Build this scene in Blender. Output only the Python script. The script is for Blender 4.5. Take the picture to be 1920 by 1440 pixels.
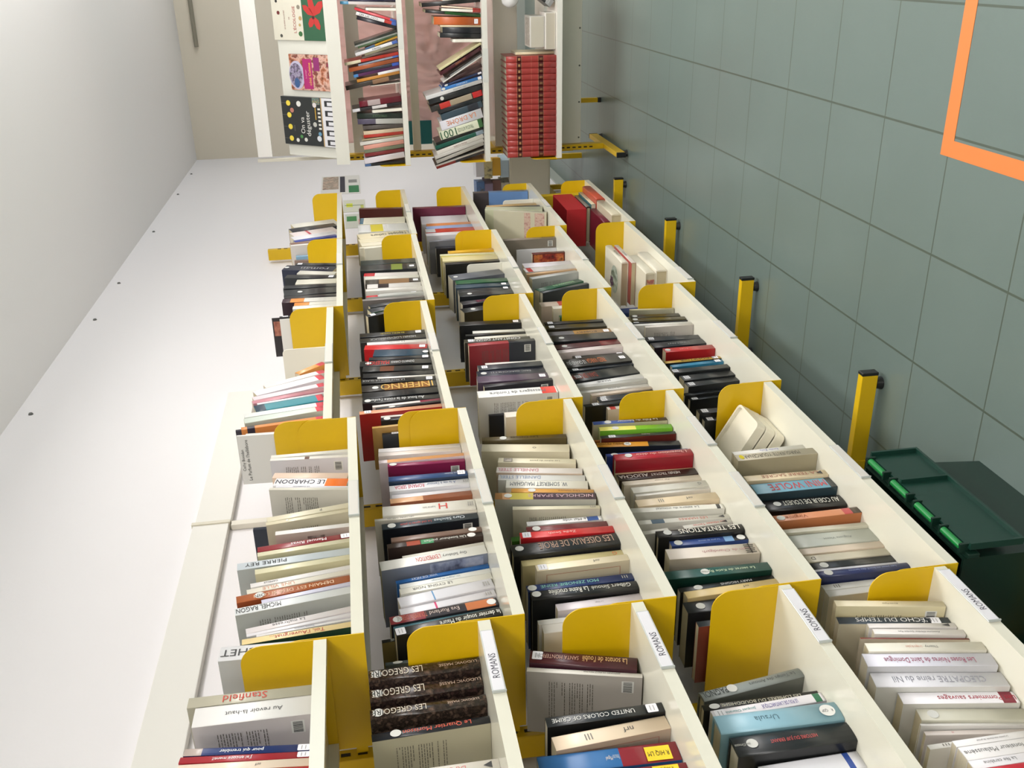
import bpy, bmesh, math, random
from mathutils import Vector, Matrix
random.seed(7)
for o in list(bpy.data.objects): bpy.data.objects.remove(o)
scn = bpy.context.scene
COL = scn.collection
# ---------------------------------------------------------------- camera
cam_d = bpy.data.cameras.new('camera'); cam = bpy.data.objects.new('camera', cam_d); COL.objects.link(cam)
cam_d.sensor_fit = 'HORIZONTAL'; cam_d.sensor_width = 36.0; cam_d.lens = 36.0 * 1787.29 / 1920.0
cam_d.clip_start = 0.05; cam_d.clip_end = 60
RIGHT = Vector((-0.16389607, 0.01600878, -0.98634771))
DOWN = Vector((-0.40015377, 0.91283412, 0.08130702))
FWD = Vector((0.90167346, 0.40801666, -0.14320395))
M = Matrix((RIGHT, -DOWN, -FWD)).transposed().to_4x4()
M.translation = Vector((-1.4006, -1.0974, 1.44))
cam.matrix_world = M
scn.camera = cam
# ---------------------------------------------------------------- world, lights, exposure
scn.view_settings.view_transform = 'Standard'
scn.view_settings.look = 'None'
scn.view_settings.gamma = 1.0
scn.view_settings.use_curve_mapping = False
scn.view_settings.exposure = 0.0
w = bpy.data.worlds.new('world'); scn.world = w; w.use_nodes = True
w.node_tree.nodes['Background'].inputs[0].default_value = (0.80, 0.86, 1.0, 1)
w.node_tree.nodes['Background'].inputs[1].default_value = 0.25

def area(name, loc, sx, sy, power, col=(1, 1, 1), rot=(0, 0, 0)):
    l = bpy.data.lights.new(name, 'AREA'); l.shape = 'RECTANGLE'; l.size = sx; l.size_y = sy
    l.energy = power; l.color = col
    o = bpy.data.objects.new(name, l); o.location = loc; o.rotation_euler = rot; COL.objects.link(o)
    return o
WARM = (1.0, 0.97, 0.94)
area('ceiling_tube_and_fill', (1.7, -1.15, 2.58), 1.4, 0.25, 30, WARM)
area('ceiling_tube_and_fill', (-0.6, -1.3, 2.58), 1.3, 0.25, 17, WARM)
area('ceiling_tube_and_fill', (2.6, -2.2, 2.45), 1.6, 0.5, 28, WARM)
area('ceiling_tube_and_fill', (-1.4, -2.2, 2.45), 1.3, 0.4, 26, WARM)
area('ceiling_tube_and_fill', (-2.9, -1.3, 2.45), 1.0, 0.6, 40, WARM)  # added fill behind the camera, brightens the book covers facing it
area('added_ceiling_fill', (2.2, -2.3, 1.95), 2.6, 0.9, 62, WARM, (math.pi, 0, 0))  # added upward fill to brighten the ceiling, not a hanging lamp
area('added_ceiling_fill', (-1.2, -2.3, 1.95), 2.0, 0.9, 32, WARM, (math.pi, 0, 0))  # second added upward fill, lifts the ceiling towards the camera end
area('ceiling_tube_and_fill', (5.1, -2.2, 2.45), 1.2, 0.4, 24, WARM)
area('added_ceiling_fill', (5.2, -2.4, 1.95), 1.6, 0.9, 26, WARM, (math.pi, 0, 0))  # added upward fill for the ceiling beyond the end unit
area('window_light', (4.5, -4.85, 1.7), 1.8, 1.4, 26, (0.62, 0.80, 1.0), (math.radians(90), 0, 0))

# ---------------------------------------------------------------- materials
def lin(c): return c / 12.92 if c <= 0.04045 else ((c + 0.055) / 1.055) ** 2.4
def rgb(h): return tuple(lin(int(h[i:i + 2], 16) / 255) for i in (0, 2, 4)) + (1,)
MC = {}
def mat(h, kind='cover'):
    k = (h, kind)
    if k in MC: return MC[k]
    m = bpy.data.materials.new(kind + '_' + h); m.use_nodes = True
    nt = m.node_tree; b = nt.nodes['Principled BSDF']
    b.inputs['Base Color'].default_value = rgb(h)
    rough = {'cover': .30, 'paper': .85, 'matte': .6, 'metal': .38, 'white_metal': .16, 'plastic': .35, 'gloss': .12, 'wall': .9, 'ink': .6, 'fabric': .9}[kind]
    b.inputs['Roughness'].default_value = rough
    if kind in ('metal', 'white_metal', 'wall', 'fabric', 'plastic'):
        n = nt.nodes.new('ShaderNodeTexNoise'); tc = nt.nodes.new('ShaderNodeTexCoord')
        n.inputs['Scale'].default_value = {'metal': 60, 'white_metal': 9, 'wall': 90, 'fabric': 140, 'plastic': 50}[kind]
        nt.links.new(tc.outputs['Object'], n.inputs['Vector'])
        bp = nt.nodes.new('ShaderNodeBump'); bp.inputs['Strength'].default_value = {'metal': .06, 'white_metal': .02, 'wall': .12, 'fabric': .2, 'plastic': .04}[kind]
        bp.inputs['Distance'].default_value = .002
        nt.links.new(n.outputs['Fac'], bp.inputs['Height']); nt.links.new(bp.outputs['Normal'], b.inputs['Normal'])
    if kind == 'paper':   # page edges: fine sheets
        n = nt.nodes.new('ShaderNodeTexNoise'); n.inputs['Scale'].default_value = 1; n.inputs['Detail'].default_value = 2
        tc = nt.nodes.new('ShaderNodeTexCoord'); mp = nt.nodes.new('ShaderNodeMapping'); mp.inputs['Scale'].default_value = (1800, 3, 3)
        nt.links.new(tc.outputs['Object'], mp.inputs[0]); nt.links.new(mp.outputs[0], n.inputs['Vector'])
        mx = nt.nodes.new('ShaderNodeMix'); mx.data_type = 'RGBA'
        c = rgb(h); mx.inputs[6].default_value = (c[0] * .72, c[1] * .68, c[2] * .6, 1); mx.inputs[7].default_value = c
        nt.links.new(n.outputs['Fac'], mx.inputs[0]); nt.links.new(mx.outputs[2], b.inputs['Base Color'])
    MC[k] = m; return m
def mottled(name, cols, scale=60, rough=.35, stretch=(1, 1, 1)):
    if name in MC: return MC[name]
    m = bpy.data.materials.new(name); m.use_nodes = True; nt = m.node_tree; b = nt.nodes['Principled BSDF']
    b.inputs['Roughness'].default_value = rough
    tc = nt.nodes.new('ShaderNodeTexCoord'); mp = nt.nodes.new('ShaderNodeMapping'); mp.inputs['Scale'].default_value = stretch
    n = nt.nodes.new('ShaderNodeTexNoise'); n.inputs['Scale'].default_value = scale; n.inputs['Detail'].default_value = 4
    nt.links.new(tc.outputs['Object'], mp.inputs[0]); nt.links.new(mp.outputs[0], n.inputs['Vector'])
    r = nt.nodes.new('ShaderNodeValToRGB'); e = r.color_ramp.elements
    while len(e) < len(cols): e.new(.5)
    for i, c in enumerate(cols):
        e[i].position = .30 + .40 * i / (len(cols) - 1); e[i].color = rgb(c)
    nt.links.new(n.outputs['Fac'], r.inputs['Fac']); nt.links.new(r.outputs['Color'], b.inputs['Base Color'])
    MC[name] = m; return m

YEL = mat('dfb609', 'metal'); WHT = mat('e2e0d0', 'white_metal'); FRONT = mat('e6e5dc', 'white_metal')
PAGE = mat('cfc4a6', 'paper'); PAGEW = mat('d9d2bf', 'paper'); BLACKP = mat('1c1d1e', 'plastic'); LAB = mat('e6e5ea', 'matte')

# ---------------------------------------------------------------- mesh helpers
def link(name, me, parent=None):
    o = bpy.data.objects.new(name, me); COL.objects.link(o)
    if parent is not None: o.parent = parent
    return o
def box_bm(bm, x0, x1, y0, y1, z0, z1, mi=0):
    v = [bm.verts.new(p) for p in ((x0, y0, z0), (x1, y0, z0), (x1, y1, z0), (x0, y1, z0), (x0, y0, z1), (x1, y0, z1), (x1, y1, z1), (x0, y1, z1))]
    fs = []
    for f in ((0, 3, 2, 1), (4, 5, 6, 7), (0, 1, 5, 4), (1, 2, 6, 5), (2, 3, 7, 6), (3, 0, 4, 7)):
        q = bm.faces.new([v[i] for i in f]); q.material_index = mi; fs.append(q)
    return fs
def bm_obj(name, bm, mats, parent=None, bevel=0, seg=2):
    me = bpy.data.meshes.new(name)
    if bevel:
        bmesh.ops.bevel(bm, geom=list(bm.edges), offset=bevel, segments=seg, affect='EDGES', profile=.5)
    bm.normal_update(); bm.to_mesh(me); bm.free()
    for m in (mats if isinstance(mats, (list, tuple)) else [mats]): me.materials.append(m)
    return link(name, me, parent)
def box(name, x0, x1, y0, y1, z0, z1, m, parent=None, bevel=0, seg=2):
    bm = bmesh.new(); box_bm(bm, x0, x1, y0, y1, z0, z1); return bm_obj(name, bm, m, parent, bevel, seg)
def prism(bm, pts, axis, a, b, mi=0):
    """extrude a 2D polygon (counter-clockwise list) along an axis"""
    def P(p, t):
        return {'x': (t, p[0], p[1]), 'y': (p[0], t, p[1]), 'z': (p[0], p[1], t)}[axis]
    A = [bm.verts.new(P(p, a)) for p in pts]; B = [bm.verts.new(P(p, b)) for p in pts]
    n = len(pts)
    for i in range(n):
        f = bm.faces.new((A[i], A[(i + 1) % n], B[(i + 1) % n], B[i])); f.material_index = mi
    f = bm.faces.new(A[::-1]); f.material_index = mi; f = bm.faces.new(B); f.material_index = mi
    bmesh.ops.recalc_face_normals(bm, faces=bm.faces)
def rounded(w, h, r, n=6, corners=(1, 1, 1, 1)):
    out = []
    for i, (cx, cy, a0) in enumerate(((r, r, 180), (w - r, r, 270), (w - r, h - r, 0), (r, h - r, 90))):
        if corners[i]:
            out += [(cx + r * math.cos(math.radians(a0 + 90 * k / n)), cy + r * math.sin(math.radians(a0 + 90 * k / n))) for k in range(n + 1)]
        else:
            out.append(((0, 0), (w, 0), (w, h), (0, h))[i])
    return out
def empty(name, loc=(0, 0, 0), rot=(0, 0, 0)):
    o = bpy.data.objects.new(name, None); o.empty_display_size = .05; o.location = loc; o.rotation_euler = rot; COL.objects.link(o); return o
def tag(o, label, cat, group=None, kind=None):
    if label: o['label'] = label
    if cat: o['category'] = cat
    if group: o['group'] = group
    if kind: o['kind'] = kind
    return o
TXT = {}
def text_mesh(body, cyr=False):
    if body in TXT: return TXT[body]
    cu = bpy.data.curves.new('lettering', 'FONT'); cu.body = body; cu.size = 1.0; cu.resolution_u = 2
    cu.align_x = 'CENTER'; cu.align_y = 'CENTER'
    o = bpy.data.objects.new('lettering', cu); COL.objects.link(o)
    bpy.context.view_layer.update()
    dg = bpy.context.evaluated_depsgraph_get()
    me = bpy.data.meshes.new_from_object(o.evaluated_get(dg))
    bpy.data.objects.remove(o); bpy.data.curves.remove(cu)
    xs = [v.co.x for v in me.vertices]; ys = [v.co.y for v in me.vertices]
    cx = (max(xs) + min(xs)) / 2; cy = (max(ys) + min(ys)) / 2
    for v in me.vertices: v.co.x -= cx; v.co.y -= cy
    TXT[body] = (me, max(xs) - min(xs), max(ys) - min(ys)); return TXT[body]
def text(name, body, m, origin, xdir, ydir, height, maxlen, parent=None, bold=False, fill=False):
    """flat lettering: xdir reading direction, ydir up direction of the letters"""
    src, wd, ht = text_mesh(body)
    me = src.copy(); me.name = name
    sy = height / max(ht, 1e-6); sx = sy
    if wd * sx > maxlen or fill: sx = maxlen / wd
    xd = Vector(xdir); yd = Vector(ydir); og = Vector(origin)
    for v in me.vertices: v.co = og + xd * (v.co.x * sx) + yd * (v.co.y * sy)
    me.materials.clear(); me.materials.append(m)
    return link(name, me, parent)

# ---------------------------------------------------------------- room
def structure(o): o['kind'] = 'structure'; return o
CEIL = 2.70; WY = .351; BX = 6.68; RY = -5.0; RX = -3.6
fm = bpy.data.materials.new('floor_tiles'); fm.use_nodes = True; nt = fm.node_tree; b = nt.nodes['Principled BSDF']
tc = nt.nodes.new('ShaderNodeTexCoord'); sep = nt.nodes.new('ShaderNodeSeparateXYZ'); nt.links.new(tc.outputs['Object'], sep.inputs[0])
def mth(op, a, bb, c=None):
    n = nt.nodes.new('ShaderNodeMath'); n.operation = op
    for i, s in enumerate((a, bb, c)):
        if s is None: continue
        if isinstance(s, (int, float)): n.inputs[i].default_value = s
        else: nt.links.new(s, n.inputs[i])
    return n.outputs[0]
def grout(out, off, per, wdt):
    d = mth('PINGPONG', mth('SUBTRACT', out, off), per / 2)
    # pingpong gives distance from nearest line
    return mth('LESS_THAN', d, wdt)
gx = grout(sep.outputs[0], .765, .3125, .0022); gy = grout(sep.outputs[1], -.384, .299, .0030)
g = mth('MAXIMUM', gx, gy)
nz = nt.nodes.new('ShaderNodeTexNoise'); nz.inputs['Scale'].default_value = 2.2; nz.inputs['Detail'].default_value = 3
nt.links.new(tc.outputs['Object'], nz.inputs['Vector'])
nf = nt.nodes.new('ShaderNodeTexNoise'); nf.inputs['Scale'].default_value = 420; nt.links.new(tc.outputs['Object'], nf.inputs['Vector'])
m1 = nt.nodes.new('ShaderNodeMix'); m1.data_type = 'RGBA'; m1.inputs[6].default_value = rgb('667570'); m1.inputs[7].default_value = rgb('707f7a')
nt.links.new(nz.outputs['Fac'], m1.inputs[0])
m2 = nt.nodes.new('ShaderNodeMix'); m2.data_type = 'RGBA'; m2.blend_type = 'MULTIPLY'; m2.inputs[0].default_value = .10
nt.links.new(m1.outputs[2], m2.inputs[6]); nt.links.new(nf.outputs['Color'], m2.inputs[7])
m3 = nt.nodes.new('ShaderNodeMix'); m3.data_type = 'RGBA'; m3.inputs[7].default_value = rgb('505a50')
nt.links.new(g, m3.inputs[0]); nt.links.new(m2.outputs[2], m3.inputs[6]); nt.links.new(m3.outputs[2], b.inputs['Base Color'])
b.inputs['Roughness'].default_value = .30
structure(box('floor', RX, BX + .1, RY, WY + .1, -.1, 0, fm))
structure(box('ceiling', RX, BX + .1, RY, WY + .1, CEIL, CEIL + .1, mat('f0eeee', 'wall')))
structure(box('wall_left', RX, BX + .1, WY, WY + .1, 0, CEIL, mat('f3f0f2', 'wall')))
structure(box('wall_back', BX, BX + .1, RY, WY, 0, CEIL, mat('e4dccb', 'wall')))
structure(box('wall_front', RX - .1, RX, RY, WY + .1, 0, CEIL, mat('e6e2da', 'wall')))
structure(box('wall_right', RX, BX + .1, RY - .1, RY, 0, CEIL, mat('e2ded4', 'wall')))
structure(box('baseboard_left', RX, BX, WY - .012, WY, 0, .07, mat('aeb4ac', 'matte')))
structure(box('baseboard_back', BX - .012, BX, RY, WY - .012, 0, .07, mat('aeb4ac', 'matte')))
# orange tape on the floor
bm = bmesh.new()
prism(bm, [(-2.2, -.674), (.748, -.674), (.744, -3.2), (.792, -3.2), (.795, -.634), (-2.2, -.628)], 'z', .0002, .0012)
tag(bm_obj('floor_tape', bm, mat('d97f42', 'plastic')), 'orange tape stuck as a corner on the green floor tiles', 'tape')
# white wall duct above the top shelf, its vertical run and screws
t = empty('cable_duct', (0, WY, 1.87)); tag(t, 'long flat white duct on the wall above the nearest top shelf', 'duct')
box('duct_cover', -1.6, .975, -.022, -.0005, 0, .098, mat('eeece6', 'wall'), t, .002)
box('duct_cover', .982, 1.885, -.022, -.0005, -.004, .094, mat('eeece6', 'wall'), t, .002)
box('duct_joint', .972, .985, -.026, -.0005, -.003, .101, mat('dcd6c4', 'plastic'), t)
box('vertical_duct', .966, .990, -.018, -.0005, -.60, -.005, mat('e6e0d2', 'plastic'), t, .002)
for i, (x, z) in enumerate(((1.879, 2.646), (2.864, 2.646), (4.401, 2.652), (5.404, 2.66), (6.1, 2.665), (3.4, 2.65))):
    bm = bmesh.new(); bmesh.ops.create_cone(bm, cap_ends=True, segments=10, radius1=.009, radius2=.006, depth=.006, matrix=Matrix.Translation((x, WY - .003, z)) @ Matrix.Rotation(math.radians(90), 4, 'X'))
    tag(bm_obj('wall_screw', bm, mat('6a6a68', 'metal')), 'small grey screw head in a row just under the ceiling', 'screw', 'screw heads under the ceiling edge')
bm = bmesh.new(); bmesh.ops.create_cone(bm, cap_ends=True, segments=12, radius1=.016, radius2=.016, depth=1.6, matrix=Matrix.Translation((BX - .02, -1.31, 2.575)) @ Matrix.Rotation(math.radians(90), 4, 'X'))
tag(bm_obj('pipe', bm, mat('8f8b7c', 'metal')), 'grey pipe running along the back wall below the ceiling', 'pipe')

# ---------------------------------------------------------------- wall shelving
ROWZ = {1: (1.582, 1.289, 1.001, .712, .391), 2: (1.516, 1.224, .935, .646, .360), 3: (1.579, 1.255, .902, .614, .328), 4: (1.546, 1.226, .871, .583, .263), 5: (1.546, 1.221, .902, .550, .231)}
BAYW = ('', 'nearest', 'second', 'third', 'fourth', 'farthest')
ROWW = ('', 'top', 'second', 'third', 'fourth', 'bottom')
LABX = {(1, 2): (-.194, -.034), (1, 3): (-.189, -.033), (1, 4): (-.175, -.019), (1, 5): (-.177, -.016), (2, 1): (.399, .554), (2, 2): (.394, .553), (2, 3): (.359, .516), (2, 4): (.269, .425), (2, 5): (.342, .503),
        (3, 1): (1.283, 1.443), (3, 2): (1.315, 1.469), (3, 3): (1.295, 1.449), (3, 4): (1.277, 1.429), (3, 5): (1.231, 1.388), (4, 1): (2.30, 2.46), (4, 3): (2.104, 2.259), (4, 4): (2.149, 2.303), (4, 5): (1.826, 1.983), (5, 2): (3.10, 3.26), (5, 4): (3.05, 3.2)}
TH = .0227
def bracket(parent, x, w, D=.264, up=.130):
    """yellow side plate: rounded at its top front corner, hooked at the back"""
    r = .038; pts = [(0, -TH)]
    pts += [(D, -TH), (D, up)]
    pts += [(r + r * math.cos(math.radians(90 + 90 * k / 8)), up - r + r * math.sin(math.radians(90 + 90 * k / 8))) for k in range(9)]
    bm = bmesh.new(); prism(bm, pts, 'x', x, x + w); box_bm(bm, x, x + w, D, D + .014, -.01, .012); box_bm(bm, x, x + w, D, D + .014, .09, .112)
    return bm_obj('end_bracket', bm, YEL, parent)
def card_holder(parent, x0, x1, word=True):
    h = box('label_holder', x0, x1, -.0030, -.0004, -TH - .0005, .0008, mat('c9cdca', 'gloss'), parent, .0006, 1)
    box('label_card', x0 + .003, x1 - .003, -.0036, -.0031, -TH + .002, -.0015, LAB if word else mat('d8d4cc', 'matte'), h)
    box('holder_clip', x0, x0 + .003, -.0050, -.0031, -TH - .0005, .0008, mat('b4b9b6', 'gloss'), h)
    if word: text('lettering', 'ROMANS', mat('4a4852', 'ink'), (x0 + (x1 - x0) * .40, -.0038, -TH / 2), (1, 0, 0), (0, 0, 1), .0125, .062, h)
for b_ in range(1, 6):
    for r_ in range(1, 6):
        x0 = .9 * (b_ - 2); z = ROWZ[b_][r_ - 1]
        t = empty('wall_shelf', (x0, 0, z)); tag(t, 'white metal shelf with yellow end brackets, %s shelf of the %s bay' % (ROWW[r_], BAYW[b_]), 'shelf', 'white shelves of the long wall shelving')
        bm = bmesh.new()
        # pressed tray: front lip, deck, back lip
        prism(bm, [(0, -TH), (.018, -TH), (.018, -.004), (.244, -.004), (.244, -TH), (.262, -TH), (.262, .010), (.258, .010), (.258, 0), (0, 0)], 'x', .0030, .8970)
        bm_obj('deck', bm, WHT, t)
        bracket(t, .0008, .0020); bracket(t, .8972, .0020)
        if (b_, r_) in LABX:
            a, c = LABX[(b_, r_)]; card_holder(t, a - x0, c - x0, b_ == 1)
        if (b_, r_) == (2, 4): card_holder(t, .561, .723, False)
def upright(x, top, label, group):
    t = empty('shelf_upright', (x, 0, 0)); tag(t, label, 'upright', group)
    bm = bmesh.new(); w = .015
    box_bm(bm, -w, w, .279, .335, .019, top)
    bm_obj('post', bm, YEL, t, .0015, 1)
    bm = bmesh.new(); z = .16
    while z < top - .05:
        box_bm(bm, -.0035, .0035, .2775, .2792, z, z + .018); z += .0321
    bm_obj('slots', bm, mat('2a2010', 'ink'), t)
    box('foot', -.0125, .0125, .004, .330, .019, .067, YEL, t, .001, 1)
    box('foot_cap', -.0135, .0135, -.004, .006, .018, .068, BLACKP, t, .0015, 1)
    for y in (.035, .30):
        bm = bmesh.new(); bmesh.ops.create_cone(bm, cap_ends=True, segments=20, radius1=.019, radius2=.015, depth=.018, matrix=Matrix.Translation((0, y, .0095)))
        bm_obj('foot_pad', bm, BLACKP, t)
UW = ('in front of the nearest bay', 'between the nearest and second bays', 'between the second and third bays', 'between the third and fourth bays', 'between the fourth and farthest bays', 'at the far end, rising above the top shelf')
for k in range(6):
    upright(.9 * (k - 1), 1.93 if k == 5 else 1.60, 'yellow slotted upright with a black-capped foot, ' + UW[k], 'yellow uprights of the wall shelving')

# ---------------------------------------------------------------- freestanding unit across the end
FX = 3.565; CX = 3.87; BY0 = -.128; BY1 = -1.028
BZ = {1: 1.51, 2: 1.185, 3: .770, 4: .391}
BN = {1: 'display', 2: 'upper', 3: 'middle', 4: 'bottom'}
for side in (0, 1):
    for k in (2, 3, 4):
        z = BZ[k] - (.11 if side and k == 3 else 0)
        t = empty('unit_shelf', (FX if side == 0 else 3.905, BY0, z))
        tag(t, 'white shelf on the %s side of the end unit, %s one' % (('front', 'rear')[side], BN[k]), 'shelf', 'white shelves of the unit across the end')
        bm = bmesh.new(); prism(bm, [(0, -.0265), (.018, -.0265), (.018, -.004), (.244, -.004), (.244, -.0265), (.262, -.0265), (.262, 0), (0, 0)], 'y', -.897, -.003)
        bm_obj('deck', bm, FRONT, t)
        for y in (-.0008, -.8992):
            r = .038; pts = [(0, -.0265), (.264, -.0265), (.264, .13)] + [(r + r * math.cos(math.radians(90 + 90 * q / 8)), .13 - r + r * math.sin(math.radians(90 + 90 * q / 8))) for q in range(9)]
            if side: pts = [(.264 - p[0], p[1]) for p in pts][::-1]
            bm = bmesh.new(); prism(bm, pts, 'y', y, y - .002); bm_obj('end_bracket', bm, YEL, t)
        if side == 0 and k in (2, 3):
            h = box('label_holder', -.003, -.0004, -.56 - .17 * (k == 2), -.40 - .17 * (k == 2), -.027, .0006, mat('d8dad4', 'gloss'), t)
# display tier: ledge with lip and sloping back board
t = empty('display_shelf', (FX, BY0, 1.51)); tag(t, 'white sloping display shelf with raised front lip, top of the end unit', 'shelf')
bm = bmesh.new(); prism(bm, [(0, -.045), (.004, -.045), (.004, -.004), (.26, -.004), (.26, 0), (.004, 0), (.004, .022), (0, .022)], 'y', -.93, -.022); bm_obj('ledge', bm, FRONT, t)
bm = bmesh.new(); prism(bm, [(.045, .001), (.235, .262), (.231, .265), (.041, .004)], 'y', -.93, -.045); bm_obj('sloping_board', bm, mat('dcdcd2', 'white_metal'), t)
# uprights, beams
for k, y in enumerate((BY0 - .004, BY1 - .01)):
    t = empty('unit_upright', (CX, y, 0)); tag(t, 'yellow slotted upright standing on a long T-shaped foot, %s end of the end unit' % ('wall', 'aisle')[k], 'upright', 'yellow uprights of the end unit')
    box('post', -.028, .028, -.015, .015, .067, 1.50, YEL, t, .0015, 1)
    box('upper_post', -.010, .010, -.010, .006, 1.5005, 1.95, mat('dcd8ca', 'plastic'), t, .001, 1)
    bm = bmesh.new(); z = .13
    while z < 1.46:
        box_bm(bm, -.0296, -.0279, -.0035, .0035, z, z + .018); z += .0321
    bm_obj('slots', bm, mat('2a2010', 'ink'), t)
    box('foot', -.305, .305, -.0125, .0125, .019, .067, YEL, t, .001, 1)
    for s in (-1, 1):
        box('foot_cap', s * .31 - .005, s * .31 + .005, -.0135, .0135, .018, .068, BLACKP, t, .0015, 1)
        bm = bmesh.new(); bmesh.ops.create_cone(bm, cap_ends=True, segments=20, radius1=.019, radius2=.015, depth=.018, matrix=Matrix.Translation((s * .27, 0, .0095))); bm_obj('foot_pad', bm, BLACKP, t)
def beam(name, z0, z1, label, m, screws=0, y0=BY0 - .025, x=CX):
    t = empty(name, (x, y0, z0)); tag(t, label, 'panel', 'cross panels of the end unit')
    box('panel', -.012, .012, -.86, 0, 0, z1 - z0, m, t, .001, 1)
    if screws:
        for s in range(5):
            bm = bmesh.new(); bmesh.ops.create_cone(bm, cap_ends=True, segments=8, radius1=.005, radius2=.004, depth=.004, matrix=Matrix.Translation((-.0135, -.03 - .19 * s, .012)) @ Matrix.Rotation(math.radians(90), 4, 'Y'))
            bm_obj('screw', bm, mat('55554f', 'metal'), t)
beam('cross_panel', 1.871, 1.945, 'wide white header panel across the top of the end unit', mat('f6f4f0', 'white_metal'))
beam('cross_panel', 1.37, 1.44, 'pale cross panel behind the upper row of the end unit', mat('ece8dc', 'plastic'))
beam('cross_panel', 1.08, 1.122, 'narrow beige cross bar behind the leaning books', mat('e8e2d0', 'plastic'))
beam('cross_panel', .545, .672, 'wide grey cross panel above the red volumes', mat('e2dcd0', 'plastic'))
beam('cross_panel', .195, .300, 'grey kick panel with screws under the bottom shelf', mat('d6d5c8', 'plastic'), 1)

t = empty('support_leg', (4.19, -.335, 0)); tag(t, 'yellow leg with black tip standing behind the end unit', 'leg')
box('leg', -.0125, .0125, -.0125, .0125, .02, .36, YEL, t, .001, 1); box('leg_tip', -.0135, .0135, -.0135, .0135, .0003, .0198, BLACKP, t, .001, 1)

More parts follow.
